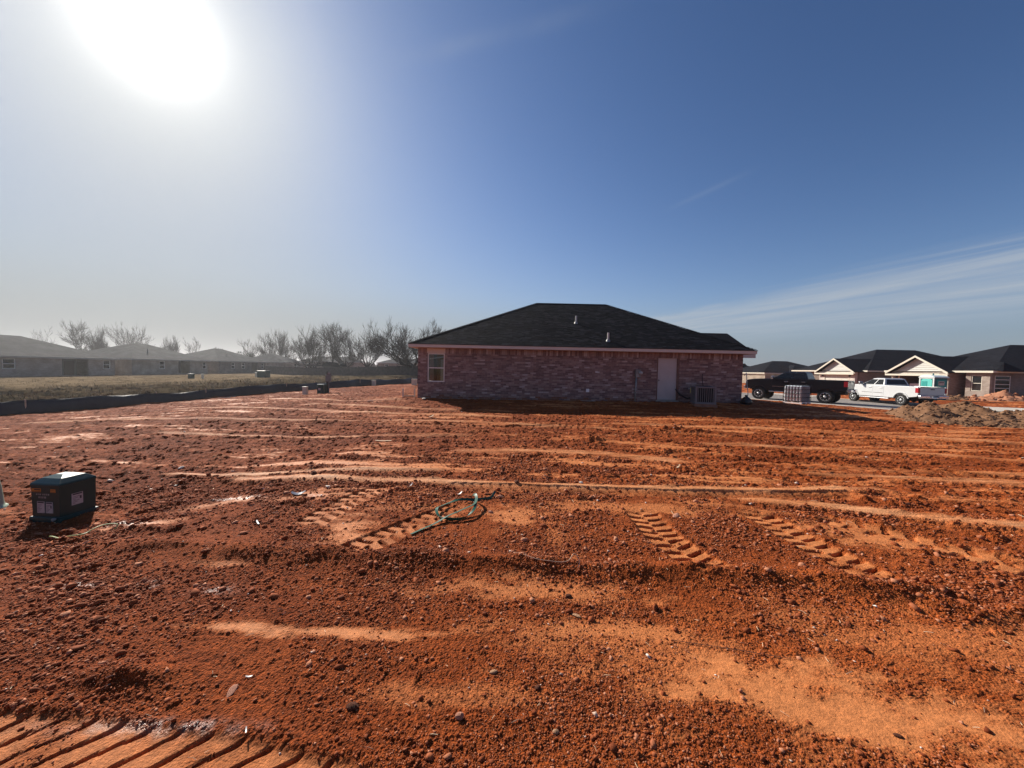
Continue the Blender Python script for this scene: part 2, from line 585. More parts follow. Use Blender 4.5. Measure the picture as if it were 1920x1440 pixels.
def make_ground():
    rs = []
    r = 1.0
    while r < 34:
        rs.append(r)
        r *= 1.0043
    while r < 60:
        rs.append(r)
        r *= 1.010
    while r < 3200:
        rs.append(r)
        r *= 1.05
    rs = np.array(rs)
    a0 = np.radians(np.arange(-63.0, 63.01, 0.135))
    a1 = np.radians(np.linspace(63.5, 296.5, 70))
    az = np.concatenate([a0, a1])
    nr, na = len(rs), len(az)
    RR, AA = np.meshgrid(rs, az, indexing='ij')
    jit = 1 + 0.0012 * pn(AA * 300, np.log(RR) * 300, 3)
    X, Y = (RR * jit * np.sin(AA)).ravel(), (RR * jit * np.cos(AA)).ravel()
    dist = RR.ravel()
    h = base_height(X, Y)
    fx = np.interp(Y, FEN_Y, FEN_X)
    lot = sstep(-0.5, 0.3, X - fx) * (1 - sstep(33, 44, Y + 0.25 * X))      # the graded red lot
    _, TK, _ = polycoords(X, Y, KERB)
    inroad = (TK < 0.3) & (TK > -ROADW - 0.3) & (Y > 3)
    east = (TK < -ROADW - 0.2)
    lot = np.where(east, 1 - sstep(46, 60, X), lot)
    near = dist < 34
    # ---------------- masks
    big = fbm(X * 0.22, Y * 0.5, 21, 4)
    med = fbm(X * 0.9, Y * 2.0, 31, 4)
    patch = smooth_patches(X, Y)
    # wheels and the blade of the grader drew the lot out along x: streaks, broken up finely
    wx = X + 0.9 * pn(X * .13, Y * .13, 6)
    wy = Y + 0.35 * pn(X * .16, Y * .3, 7) + 0.05 * X * sstep(2, 12, X)
    st1 = fbm(wx * 0.22, wy * 2.1, 23, 4, .6)
    st2 = fbm(wx * 0.9, wy * 5.0, 25, 4, .6)
    fine = fbm(wx * 5.0, wy * 12.0, 27, 3, .6)
    auto = sstep(0.10, 0.62, 0.55 * big + 0.75 * st1 + 0.55 * st2 + 0.35 * fine + 0.22 * sstep(-8, 8, X) - .13)  # more pale streaks towards +x: the sunlit side's lightness goes into the mask
    auto = auto * sstep(3.3, 6.0, Y)
    sm = np.maximum(patch, 0.9 * auto)
    pale = sm.copy()
    wet = np.zeros_like(X)
    bright = np.zeros_like(X)
    rel = np.zeros_like(X)
    rough = 1 - sm
    X0, Y0 = X, Y

    def near_poly(poly, pad):
        px, py = [a for a, _ in poly], [b for _, b in poly]
        return np.nonzero((X0 > min(px) - pad) & (X0 < max(px) + pad) & (Y0 > min(py) - pad) & (Y0 < max(py) + pad))[0]
    # ---------------- long scraped strips and the windrow
    def strip(poly, w, hgt, fur, pk=1.0):
        I = near_poly(poly, w * 6 + .3)
        X, Y = X0[I], Y0[I]
        S, T, L = polycoords(X, Y, poly)
        T = T + 0.05 * pn(S * 0.9, S * 0 + 1.3, 77) + 0.02 * pn(S * 6, S * 0 + 4.3, 78)
        e = sstep(-0.15, 0.25, S) * (1 - sstep(L - 0.25, L + 0.25, S)) * (0.65 + 0.5 * np.clip(fbm(S * 1.1, T * 4, 79, 3) + 0.4, 0, 1))
        core = np.exp(-(T / w) ** 2) * e
        # a smooth scraped face, sunlight on it put into the colour, and a cloddy furrow on its near side
        rel[I] += hgt * np.exp(-((T - w * 0.5) / (w * 1.3)) ** 2) * e
        rel[I] -= fur * np.exp(-((T + w * 2.6) / (w * 1.1)) ** 2) * e
        pale[I] = np.maximum(pale[I], pk * core)
        brk = sstep(-.18, .25, fbm(S * .55, T * 2 + 3.3, 87, 4, .6)) if pk < .9 else .35 + .65 * sstep(-.35, .1, fbm(S * .8, T * 2, 88, 4, .6))
        bright[I] = np.maximum(bright[I], core * e * brk * pk)
        fn = np.exp(-((T + w * 2.5) / (w * 1.3)) ** 2) * e
        pale[I] *= 1 - .8 * fn
        rough[I] = rough[I] * (1 - 0.95 * np.clip(core * 1.3, 0, 1)) + 0.85 * fn
    W_ = [
        ([(-5.6, 5.92), (-3.44, 5.95), (-1.0, 6.02)], .060, .03, .03),
        ([(-4.3, 5.60), (-2.04, 5.47), (0.34, 5.32), (2.67, 5.31), (5.6, 5.43)], .085, .035, .045),
        ([(3.05, 5.05), (3.83, 4.82), (4.63, 4.56), (5.9, 4.15), (7.2, 3.6)], .095, .035, .045),
        ([(-9, 9.3), (-4.5, 9.0), (-1, 9.3)], .10, .03, .02), ([(-1.2, 7.5), (1.0, 7.55), (3.4, 7.0)], .16, .03, .03),
        ([(-14, 15.2), (-7, 13.6), (0, 12.9)], .12, .04, .03), ([(-9, 16.2), (-5.2, 14.8), (-2, 14.2)], .12, .05, .03),
        ([(-16, 12.0), (-9, 11.3), (-3, 11.6), (3, 10.9)], .10, .04, .03), ([(3.2, 11.8), (8, 11.4), (14, 9.6)], .14, .04, .03),
        ([(4.5, 8.8), (9, 8.2), (13, 6.6)], .12, .03, .03), ([(-13, 19.5), (-8, 17.5), (-5, 17.0)], .12, .05, .03), ([(5, 6.3), (8, 5.9), (11, 5.0)], .10, .03, .02)]
    def Y_near(poly):
        return poly[0][1] < 6.2
    for poly, w, hg, fu in W_:
        strip(poly, w, hg, fu, 1.0 if Y_near(poly) else .62)
    wr = [(-4.0, 3.45), (-2.5, 3.24), (-1.47, 3.19), (-0.25, 3.15), (0.8, 3.04), (1.79, 3.05), (2.47, 3.02), (3.09, 2.79), (3.6, 2.35)]
    I = near_poly(wr, .6)
    S, T, L = polycoords(X[I], Y[I], wr)
    T = T + 0.06 * pn(S * 1.3, S * 0, 81)
    wrm = np.exp(-(T / 0.13) ** 2) * sstep(-.3, .5, S) * (1 - sstep(L - .6, L, S))
    rel[I] += 0.085 * wrm * (0.7 + 0.6 * np.clip(fbm(S * 2, T * 3, 83, 3) + .3, 0, 1))
    rough[I] = np.maximum(rough[I], wrm * 1.25)
    pale[I] *= (1 - 0.9 * wrm)
    # darker cloddy heaps
    for cx, cy, rx, ry, k in [(4.83, 10.4, 1.1, .35, .16), (1.95, 8.8, .5, .2, .08), (7.1, 12.1, 1.6, .3, .08), (5.9, 7.45, 1.0, .22, .07), (3.2, 7.75, .7, .14, .07),
                              (-3.65, 3.75, .42, .1, .07), (-.5, 9.6, 1.6, .3, .06), (9.5, 9.6, 1.6, .35, .07), (-2.0, 1.92, .3, .08, .05), (3.25, 2.82, .35, .08, .05), (3.75, 2.6, .3, .08, .06)]:
        I = near_poly([(cx - 2.5 * rx, cy - 2.5 * ry), (cx + 2.5 * rx, cy + 2.5 * ry)], 0)
        g = np.exp(-(((X[I] - cx) / rx) ** 2 + ((Y[I] - cy) / ry) ** 2))
        rel[I] += k * g * (0.6 + 0.8 * np.clip(fbm(X[I] * 2.2, Y[I] * 3.5, 91, 3) + .35, 0, 1))
        rough[I] = np.maximum(rough[I], 1.15 * g)
        pale[I] *= 1 - 0.85 * np.clip(g, 0, 1)
    # tyre tracks: flat pads between deep lug prints, whose shade also darkens the colour
    def track(poly, w, pitch, depth, slant=0.25, duty=0.42, rows=2, pk=1.0, wob=0.02, fade=0.1):
        I = near_poly(poly, w + .2)
        X, Y = X0[I], Y0[I]
        S, T, L = polycoords(X, Y, poly)
        T = T + wob * pn(S * 3, S * 0, 95)
        ed = sstep(-fade, fade, S) * (1 - sstep(L - fade, L + fade, S))
        inn = (1 - sstep(w * .43, w * .53, np.abs(T))) * ed
        wear = np.clip(0.78 + 0.8 * fbm(X * 3.1, Y * 3.1, 97, 3), 0.2, 1.0)
        side = (T > 0) * 0.5 if rows == 2 else 0.0
        ph = S / pitch + side + slant * (np.abs(T) if rows == 2 else T) / pitch + 0.12 * pn(X * 9, Y * 9, 98)
        fr = ph - np.floor(ph)
        lug = sstep(0, .13, fr) * (1 - sstep(duty - .1, duty + .05, fr))
        mid = 1 - 0.8 * np.exp(-(T / (w * .05)) ** 2) if rows == 2 else 1.0
        rel[I] += (-0.012 * inn - depth * lug * inn * wear * mid + 0.005 * np.exp(-((np.abs(T) - w * .56) / (w * .09)) ** 2) * ed)
        pale[I] = pale[I] * (1 - inn) + inn * pk * (1 - 0.9 * lug) * wear
        rough[I] = rough[I] * (1 - 0.95 * inn) + inn * lug * .45 + inn * (1 - wear) * .5
    track([(1.60, 4.42), (1.60, 3.7), (1.76, 3.10)], .40, .135, .045)
    track([(3.02, 4.45), (3.03, 3.75), (3.10, 3.05)], .40, .15, .045)
    track([(-2.15, 3.9), (-2.02, 4.55), (-1.74, 5.22)], .36, .145, .03)
    track([(-1.45, 3.30), (-1.09, 3.86), (-.62, 4.42)], .36, .145, .028, pk=.75)
    track([(3.75, 4.35), (4.25, 3.75), (4.75, 3.1)], .42, .2, .03)
    track([(-4.0, 1.47), (-2.2, 1.47), (-1.30, 1.38), (-.4, 1.22)], .50, .150, .026, slant=-.9, duty=.24, rows=1, pk=.75)
    track([(-.9, 5.25), (1.85, 5.14), (4.9, 5.18)], .26, .14, .012, slant=.3, duty=.35, pk=.5)
    track([(-4.2, 11.0), (-1, 10.8), (2.5, 11.1)], .36, .2, .025, pk=.35)
    track([(5.0, 6.9), (7.4, 6.6), (9.5, 5.8)], .5, .28, .03, pk=.5)
    track([(7.0, 10.6), (10, 10.1), (14, 8.8)], .4, .2, .02, pk=.5)
    # broad relief and far ruts (the lot was graded along x)
    rut = fbm(X * 0.28 + 0.25 * pn(X * .2, Y * .2, 4), Y * 1.9, 41, 4)
    fade_far = sstep(4.0, 8.0, dist)
    rel += (0.030 * rut + 0.030 * st1 + 0.016 * st2) * fade_far * lot
    rel += 0.014 * fbm(X * 1.1, Y * 1.4, 45, 4) * lot
    rough = np.clip(rough, 0, 1.3)
    # ---------------- clods
    cl = np.zeros_like(X)
    k = near & (lot > .02)
    xs, ys, ds, rg = X[k], Y[k], dist[k], rough[k]
    step = ds * 0.0043
    mf = sstep(3.5, 8, ds)
    c = (0.008 + .022 * mf) * np.abs(fbm(xs * 5, ys * 5, 51, 4)) * rg + .010 * mf * fbm(xs * 9, ys * 14, 53, 2) * rg
    for cell, seed, prob, amp in ((0.16, 61, .004, .35), (0.070, 62, .030, .36), (0.034, 63, .13, .40), (0.018, 64, .42, .45)):
        ok = sstep(0.30, 0.55, cell / np.maximum(step * 2.2, 1e-4))
        prm = prob * np.clip(rg, 0.12, 1.2)
        wq = .35 * cell
        c = c + amp * cell * bumps((xs + wq * pn(xs / cell * 1.7, ys / cell * 1.7, seed + 5)) / cell, (ys + wq * pn(xs / cell * 1.7, ys / cell * 1.7, seed + 6)) / cell, seed, prob + mf * (.30 if cell > .1 else .35)) * ok * np.clip(rg * 1.1 - .08, 0.0, 1.1)
    c = c + 0.004 * fbm(xs * 30, ys * 30, 57, 2) * np.clip(rg + .15, 0, 1) * sstep(14, 5, ds)
    cl[k] = c
    h = h + (rel + cl) * np.where(inroad, 0, 1) * np.maximum(lot, 0.0)
    # grassy bank and pasture
    gr = 1 - lot
    bank = gr * sstep(60, 40, dist)
    h = h + bank * np.where(inroad, 0, 1) * (0.30 * fbm(X * .45, Y * .30, 71, 5, .6) + 0.16 * fbm(X * 1.6, Y * 1.0, 72, 3, .6)) * (1 - .75 * sstep(-36, -42, X))
    h = h + gr * sstep(60, 300, dist) * 0.4 * fbm(X * .01, Y * .01, 74, 2)
    # ---------------- soil colour, with some sunlight and shade painted in
    dk = np.array([0.170, 0.0330, 0.0060])
    md = np.array([0.345, 0.081, 0.0185])
    pl = np.array([0.56, 0.195, 0.064])
    tone = np.clip(0.40 + 0.40 * big + 0.35 * med + 0.25 * fbm(X * 5, Y * 7, 33, 3) + (0.55 * st1 + 0.5 * st2 + 0.3 * fine) * sstep(3, 6, Y) + 0.34 * sstep(-9, 6, X) - .20, 0, 1)  # darker towards -x: the backlit side is put into the tone
    col = dk[None] * (1 - tone[:, None]) + md[None] * tone[:, None]
    pk = np.clip(pale, 0, 1)[:, None]
    col = col * (1 - pk) + pl[None] * pk
    bk = (0.75 * np.clip(bright, 0, 1))[:, None]
    col = col * (1 - bk) + np.array([0.72, 0.35, 0.165]) * bk  # scraped strips lighter still: sunlit brightness painted into the colour
    olive = np.array([0.150, 0.118, 0.074])
    straw = np.array([0.29, 0.215, 0.135])
    soil = np.array([0.10, 0.055, 0.040])
    g1 = np.clip(0.45 + 1.1 * fbm(X * .5, Y * .5, 101, 4), 0, 1)[:, None]
    g2 = sstep(0.0, 0.5, fbm(X * .8, Y * .8, 103, 4) + 0.1)[:, None]
    gcol = olive * (1 - g1) + straw * g1
    gcol = gcol * (1 - .55 * g2) + soil * .55 * g2
    lawn = (sstep(-31, -40, X))[:, None]
    gcol = gcol * (1 - lawn) * .46 + (straw * (.50 + .25 * g1)) * lawn
    col = col * lot[:, None] + gcol * (1 - lot[:, None])
    # pallid wet glints
    for cx, cy, rx, ry in [(-1.62, 1.655, .42, .035), (-2.18, 2.70, .14, .05), (-2.75, 2.75, .10, .04), (-3.3, 2.75, .16, .05), (-2.55, 4.75, .10, .04), (-3.5, 4.7, .3, .06), (-4.2, 4.0, .2, .06)]:
        I = near_poly([(cx - 2.5 * rx, cy - 2.5 * ry), (cx + 2.5 * rx, cy + 2.5 * ry)], 0)
        g = np.exp(-(((X[I] - cx) / rx) ** 2 + ((Y[I] - cy) / ry) ** 2)) * np.clip(.5 + 1.3 * fbm(X[I] * 14, Y[I] * 14, 111, 3), 0, 1)
        wet[I] = np.maximum(wet[I], g)
    pale, bright, wet = pale * lot, bright * lot, wet * lot
    # ---------------- mesh
    n = len(X)
    V = np.empty((n + 1, 3))
    V[:n, 0], V[:n, 1], V[:n, 2] = X, Y, h
    V[n] = (0, 0, base_height(np.zeros(1), np.zeros(1))[0])
    i = np.arange(nr - 1)[:, None] * na
    j = np.arange(na)[None, :]
    j2 = (j + 1) % na
    F = np.stack([i + j, i + na + j, i + na + j2, i + j2], -1).reshape(-1, 4)
    jj = np.arange(na)
    cap = np.stack([np.full(na, n), jj, (jj + 1) % na], -1)
    me = bpy.data.meshes.new('ground')
    me.vertices.add(n + 1)
    me.vertices.foreach_set('co', V.ravel().astype(np.float32))
    nl = F.size + cap.size
    me.loops.add(nl)
    me.loops.foreach_set('vertex_index', np.concatenate([F.ravel(), cap.ravel()]).astype(np.int32))
    me.polygons.add(len(F) + len(cap))
    ls = np.concatenate([np.arange(len(F)) * 4, len(F) * 4 + np.arange(len(cap)) * 3]).astype(np.int32)
    me.polygons.foreach_set('loop_start', ls)
    me.polygons.foreach_set('use_smooth', np.zeros(len(F) + len(cap), bool))
    me.update(calc_edges=True)
    at = me.attributes.new('soil', 'FLOAT_COLOR', 'POINT')
    cc = np.ones((n + 1, 4), np.float32)
    cc[:n, :3] = col
    cc[n, :3] = md
    at.data.foreach_set('color', cc.ravel())
    for nm, arr in (('wet', wet), ('smoothness', pale), ('grassy', 1 - lot)):
        at = me.attributes.new(nm, 'FLOAT', 'POINT')
        at.data.foreach_set('value', np.append(arr, 0).astype(np.float32))
    o = bpy.data.objects.new('ground', me)
    C.objects.link(o)
    o['kind'] = 'structure'
    m = bpy.data.materials.new('red_clay_ground')
    m.use_nodes = True
    nn, l = m.node_tree.nodes, m.node_tree.links
    b = nn['Principled BSDF']
    b.inputs['Specular IOR Level'].default_value = 0.25
    a1 = nn.new('ShaderNodeAttribute')
    a1.attribute_name = 'soil'
    a2 = nn.new('ShaderNodeAttribute')
    a2.attribute_name = 'wet'
    t = nn.new('ShaderNodeTexCoord')
    no = nn.new('ShaderNodeTexNoise')
    no.inputs['Scale'].default_value = 26
    no.inputs['Detail'].default_value = 8
    no.inputs['Roughness'].default_value = 0.65
    l.new(t.outputs['Object'], no.inputs['Vector'])
    mr = nn.new('ShaderNodeMapRange')
    mr.inputs[1].default_value, mr.inputs[2].default_value = 0.3, 0.72
    mr.inputs[3].default_value, mr.inputs[4].default_value = 0.70, 1.35
    l.new(no.outputs[0], mr.inputs[0])
    mx = nn.new('ShaderNodeMix')
    mx.data_type = 'RGBA'
    mx.blend_type = 'MULTIPLY'
    mx.inputs[0].default_value = 1
    l.new(a1.outputs['Color'], mx.inputs[6])
    l.new(mr.outputs[0], mx.inputs[7])
    l.new(mx.outputs[2], b.inputs['Base Color'])
    a3 = nn.new('ShaderNodeAttribute')
    a3.attribute_name = 'smoothness'
    rr = nn.new('ShaderNodeMapRange')
    rr.inputs[3].default_value, rr.inputs[4].default_value = 0.90, 0.56
    l.new(a3.outputs['Fac'], rr.inputs[0])
    r2 = nn.new('ShaderNodeMix')
    r2.inputs[3].default_value = 0.16
    l.new(a2.outputs['Fac'], r2.inputs[0])
    l.new(rr.outputs[0], r2.inputs[2])
    l.new(r2.outputs[0], b.inputs['Roughness'])
    sp = nn.new('ShaderNodeMapRange')
    sp.inputs[3].default_value, sp.inputs[4].default_value = 0.10, 0.9
    l.new(a2.outputs['Fac'], sp.inputs[0])
    a4 = nn.new('ShaderNodeAttribute')
    a4.attribute_name = 'grassy'
    dry = nn.new('ShaderNodeMix')
    dry.inputs[3].default_value = 0.0
    l.new(a4.outputs['Fac'], dry.inputs[0])
    l.new(sp.outputs[0], dry.inputs[2])
    l.new(dry.outputs[0], b.inputs['Specular IOR Level'])
    vo = nn.new('ShaderNodeTexVoronoi')
    vo.inputs['Scale'].default_value = 85
    l.new(t.outputs['Object'], vo.inputs['Vector'])
    hs = nn.new('ShaderNodeSeparateColor')
    l.new(vo.outputs['Color'], hs.inputs[0])
    gr = nn.new('ShaderNodeMapRange')
    gr.inputs[3].default_value, gr.inputs[4].default_value = 0.62, 1.38
    l.new(hs.outputs[0], gr.inputs[0])
    # grain counts less where the clay was rolled smooth
    gm = nn.new('ShaderNodeMix')
    gm.inputs[3].default_value = 1.0
    l.new(a3.outputs['Fac'], gm.inputs[0])
    l.new(gr.outputs[0], gm.inputs[2])
    m2 = nn.new('ShaderNodeMix')
    m2.data_type = 'RGBA'
    m2.blend_type = 'MULTIPLY'
    m2.inputs[0].default_value = 1
    l.new(mx.outputs[2], m2.inputs[6])
    l.new(gm.outputs[0], m2.inputs[7])
    l.new(m2.outputs[2], b.inputs['Base Color'])
    nb = nn.new('ShaderNodeTexNoise')
    nb.inputs['Scale'].default_value = 70
    nb.inputs['Detail'].default_value = 8
    nb.inputs['Roughness'].default_value = 0.7
    l.new(t.outputs['Object'], nb.inputs['Vector'])
    bp = nn.new('ShaderNodeBump')
    bp.inputs['Strength'].default_value = 0.9
    bp.inputs['Distance'].default_value = 0.010
    l.new(nb.outputs[0], bp.inputs['Height'])
    vm = nn.new('ShaderNodeMapRange')
    vm.inputs[1].default_value, vm.inputs[2].default_value = 0.0, 0.7
    vm.inputs[3].default_value, vm.inputs[4].default_value = 1.0, 0.0
    l.new(vo.outputs['Distance'], vm.inputs[0])
    st = nn.new('ShaderNodeMapRange')
    st.inputs[3].default_value, st.inputs[4].default_value = 0.75, 0.06
    l.new(a3.outputs['Fac'], st.inputs[0])
    b2 = nn.new('ShaderNodeBump')
    b2.inputs['Distance'].default_value = 0.008
    l.new(st.outputs[0], b2.inputs['Strength'])
    l.new(vm.outputs[0], b2.inputs['Height'])
    l.new(bp.outputs[0], b2.inputs['Normal'])
    l.new(b2.outputs[0], b.inputs['Normal'])
    me.materials.append(m)
    # a lookup of the finished surface for things that rest on it
    hh = h.reshape(nr, na)[:, :len(a0)]
    rgh = rough.reshape(nr, na)[:, :len(a0)]
    lg = np.log(rs)

    def surf(x, y):
        x, y = np.atleast_1d(np.asarray(x, float)), np.atleast_1d(np.asarray(y, float))
        fi = np.interp(np.log(np.maximum(np.hypot(x, y), 1.001)), lg, np.arange(nr))
        fj = np.clip((np.arctan2(x, y) - a0[0]) / (a0[1] - a0[0]), 0, len(a0) - 1.001)
        i0, j0 = np.minimum(fi.astype(int), nr - 2), fj.astype(int)
        a, bb = fi - i0, fj - j0
        z = (hh[i0, j0] * (1 - a) * (1 - bb) + hh[i0 + 1, j0] * a * (1 - bb) + hh[i0, j0 + 1] * (1 - a) * bb + hh[i0 + 1, j0 + 1] * a * bb)
        return z, rgh[i0, j0]
    return o, surf



ground, SURF = make_ground()



def gz(x, y):
    return float(SURF(x, y)[0][0])


ICO_V = None


def ico():
    t = (1 + 5 ** .5) / 2
    v = np.array([(-1, t, 0), (1, t, 0), (-1, -t, 0), (1, -t, 0), (0, -1, t), (0, 1, t), (0, -1, -t), (0, 1, -t), (t, 0, -1), (t, 0, 1), (-t, 0, -1), (-t, 0, 1)], float)
    v /= np.linalg.norm(v[0])
    f = np.array([(0, 11, 5), (0, 5, 1), (0, 1, 7), (0, 7, 10), (0, 10, 11), (1, 5, 9), (5, 11, 4), (11, 10, 2), (10, 7, 6), (7, 1, 8), (3, 9, 4), (3, 4, 2), (3, 2, 6), (3, 6, 8), (3, 8, 9), (4, 9, 5), (2, 4, 11), (6, 2, 10), (8, 6, 7), (9, 8, 1)])
    return v, f


def octa():
    v = np.array([(1, 0, 0), (0, 1, 0), (-1, 0, 0), (0, -1, 0), (0, 0, 1), (0, 0, -1)], float)
    f = np.array([(0, 1, 4), (1, 2, 4), (2, 3, 4), (3, 0, 4), (1, 0, 5), (2, 1, 5), (3, 2, 5), (0, 3, 5)])
    return v, f


def stones_mesh(name, X, Y, Z, SZ, rng, flat=(0.5, 0.85), small=False):
    """Many angular clods in one mesh."""
    iv, fi = octa() if small else ico()
    n, nv = len(X), len(iv)
    v = iv[None] * (1 + (.15 if small else .28) * rng.standard_normal((n, nv, 1))) + (.22 * rng.standard_normal((n, nv, 3)) if small else 0)
    sc = np.stack([rng.uniform(.7, 1.3, n), rng.uniform(.7, 1.3, n), rng.uniform(*flat, n)], -1)
    v = v * sc[:, None, :] * SZ[:, None, None]
    a = rng.uniform(0, 6.283, n)
    tl = rng.uniform(-.5, .5, n)
    ct, st = np.cos(tl)[:, None], np.sin(tl)[:, None]
    x, y, z = v[..., 0], v[..., 1] * ct - v[..., 2] * st, v[..., 1] * st + v[..., 2] * ct
    ca, sa = np.cos(a)[:, None], np.sin(a)[:, None]
    P = np.stack([x * ca - y * sa + X[:, None], x * sa + y * ca + Y[:, None], z + Z[:, None]], -1).reshape(-1, 3)
    F = (fi[None] + (np.arange(n) * nv)[:, None, None]).reshape(-1, 3)
    me = bpy.data.meshes.new(name)
    me.vertices.add(len(P))
    me.vertices.foreach_set('co', P.ravel().astype(np.float32))
    me.loops.add(F.size)
    me.loops.foreach_set('vertex_index', F.ravel().astype(np.int32))
    me.polygons.add(len(F))
    me.polygons.foreach_set('loop_start', (np.arange(len(F)) * 3).astype(np.int32))
    me.update(calc_edges=True)
    return me


def island_mat(name, c0, c1, c2, rough=0.9):
    m = bpy.data.materials.new(name)
    m.use_nodes = True
    n, l = m.node_tree.nodes, m.node_tree.links
    b = n['Principled BSDF']
    b.inputs['Roughness'].default_value = rough
    b.inputs['Specular IOR Level'].default_value = 0.25
    g = n.new('ShaderNodeNewGeometry')
    r = n.new('ShaderNodeValToRGB')
    r.color_ramp.elements[0].color = c0 + (1,)
    r.color_ramp.elements[1].color = c2 + (1,)
    e = r.color_ramp.elements.new(0.72)
    e.color = c1 + (1,)
    l.new(g.outputs['Random Per Island'], r.inputs[0])
    l.new(r.outputs[0], b.inputs['Base Color'])
    t = n.new('ShaderNodeTexCoord')
    nb = n.new('ShaderNodeTexNoise')
    nb.inputs['Scale'].default_value = 150
    l.new(t.outputs['Object'], nb.inputs['Vector'])
    bp = n.new('ShaderNodeBump')
    bp.inputs['Strength'].default_value = 0.5
    bp.inputs['Distance'].default_value = 0.004
    l.new(nb.outputs[0], bp.inputs['Height'])
    l.new(bp.outputs[0], b.inputs['Normal'])
    return m


M['clod'] = island_mat('clay_clods', (0.150, 0.031, 0.007), (0.29, 0.072, 0.021), (0.46, 0.20, 0.11))


def scatter_gravel():
    for nm, n, cap, r1, s0, sg, big in (('gravel', 150000, 9000, 13.0, .0066, .45, True), ('grit', 520000, 98000, 7.5, .0034, .45, False)):
        r = np.exp(RNG.uniform(math.log(1.42), math.log(r1), n))
        a = np.radians(RNG.uniform(-59, 59, n))
        x, y = r * np.sin(a), r * np.cos(a)
        z, rg = SURF(x, y)
        cluster = np.clip(fbm(x * .9, y * .9, 121, 3) * 1.4 + .55, 0.05, 1)
        dens = np.clip(rg - .08, 0.03, 1.1) ** 1.4 * cluster
        keep = RNG.uniform(0, 1, n) < dens * .9
        x, y, z, r = x[keep][:cap], y[keep][:cap], z[keep][:cap], r[keep][:cap]
        s = s0 * np.exp(sg * RNG.standard_normal(len(x))) * np.clip(r / 2.3, .85, 2.4)
        s = np.minimum(s, .032)
        me = stones_mesh(nm, x, y, z + s * .22, s, RNG, small=not big)
        me.materials.append(M['clod'])
        o = bpy.data.objects.new(nm, me)
        C.objects.link(o)
        o['kind'] = 'stuff'


scatter_gravel()

# ------------------------------------------------------------------ street
def strip_mesh(name, poly, off0, off1, z, thick, m, rough_step=1.0):
    pts = []
    for (ax, ay), (bx, by) in zip(poly[:-1], poly[1:]):
        L = math.hypot(bx - ax, by - ay)
        k = max(1, int(L / rough_step))
        pts += [(ax + (bx - ax) * i / k, ay + (by - ay) * i / k) for i in range(k)]
    pts.append(poly[-1])
    # smooth the bends
    for _ in range(4):
        pts = [pts[0]] + [((pts[i - 1][0] + 2 * pts[i][0] + pts[i + 1][0]) / 4, (pts[i - 1][1] + 2 * pts[i][1] + pts[i + 1][1]) / 4) for i in range(1, len(pts) - 1)] + [pts[-1]]
    L_, R_ = [], []
    for i, (x, y) in enumerate(pts):
        a, b = pts[max(i - 1, 0)], pts[min(i + 1, len(pts) - 1)]
        tx, ty = b[0] - a[0], b[1] - a[1]
        d = math.hypot(tx, ty)
        nx, ny = -ty / d, tx / d          # left of travel (west)
        L_.append((x + nx * off0, y + ny * off0))
        R_.append((x + nx * off1, y + ny * off1))
    mb = MB()
    n = len(pts)
    vs = [(x, y, z) for x, y in L_] + [(x, y, z) for x, y in R_] + [(x, y, z - thick) for x, y in L_] + [(x, y, z - thick) for x, y in R_]
    fs = []
    for i in range(n - 1):
        fs += [(i, n + i, n + i + 1, i + 1), (2 * n + i, i, i + 1, 2 * n + i + 1), (n + i, 3 * n + i, 3 * n + i + 1, n + i + 1)]
    fs += [(0, 2 * n, 3 * n, n), (n - 1, 2 * n - 1, 4 * n - 1, 3 * n - 1)]
    mb.add(vs, fs)
    o = mb.build(name, m)
    o['kind'] = 'structure'
    return o


strip_mesh('road', KERB, -0.30, -ROADW + 0.30, -0.335, 0.15, M['asphalt'])
strip_mesh('kerb', KERB, 0.18, -0.30, -0.255, 0.22, M['kerb'])
strip_mesh('kerb', KERB, -ROADW + 0.30, -ROADW - 0.18, -0.255, 0.22, M['kerb'])
# concrete drive aprons across the street
mb = MB()
mb.prism([(30.9, 20.5), (37.2, 22.0), (36.4, 26.0), (29.4, 25.4)], -0.29, -0.225, axis='z')
drive = mb.build('driveway', M['kerb'])
drive['kind'] = 'structure'
mb = MB()
mb.prism([(27.4, 33.6), (43.9, 37.8), (43.9, 42.4), (25.0, 37.6)], -0.29, -0.215, axis='z')
mb.build('driveway', M['kerb'])['kind'] = 'structure'
mb = MB()
mb.prism([(12.7, 20.2), (21.9, 25.0), (20.0, 28.2), (12.7, 24.4)], -0.12, 0.0, axis='z')


# ------------------------------------------------------------------ houses
def hip_roof(mb, x0, x1, y0, y1, z, a, b, zr, mi=0, th=0.03):
    """Hip roof over an eave rectangle; a and b are the ridge ends (x, y)."""
    vs = [(x0, y0, z), (x1, y0, z), (x1, y1, z), (x0, y1, z), (a[0], a[1], zr), (b[0], b[1], zr)]
    if abs(a[1] - b[1]) < 1e-6:          # ridge along x
        fs = [(0, 1, 5, 4), (1, 2, 5), (2, 3, 4, 5), (3, 0, 4)]
    else:                                # ridge along y (a near, b far)
        fs = [(0, 1, 4), (1, 2, 5, 4), (2, 3, 5), (3, 0, 4, 5)]
    mb.add(vs, fs + [(3, 2, 1, 0)], mi)
    return mb


def fascia_ring(mb, x0, x1, y0, y1, z, h=0.17, t=0.03):
    mb.box(x0 - t, x1 + t, y0 - t, y0, z - h, z + .012)
    mb.box(x0 - t, x1 + t, y1, y1 + t, z - h, z + .012)
    mb.box(x0 - t, x0, y0, y1, z - h, z + .012)
    mb.box(x1, x1 + t, y0, y1, z - h, z + .012)
    return mb


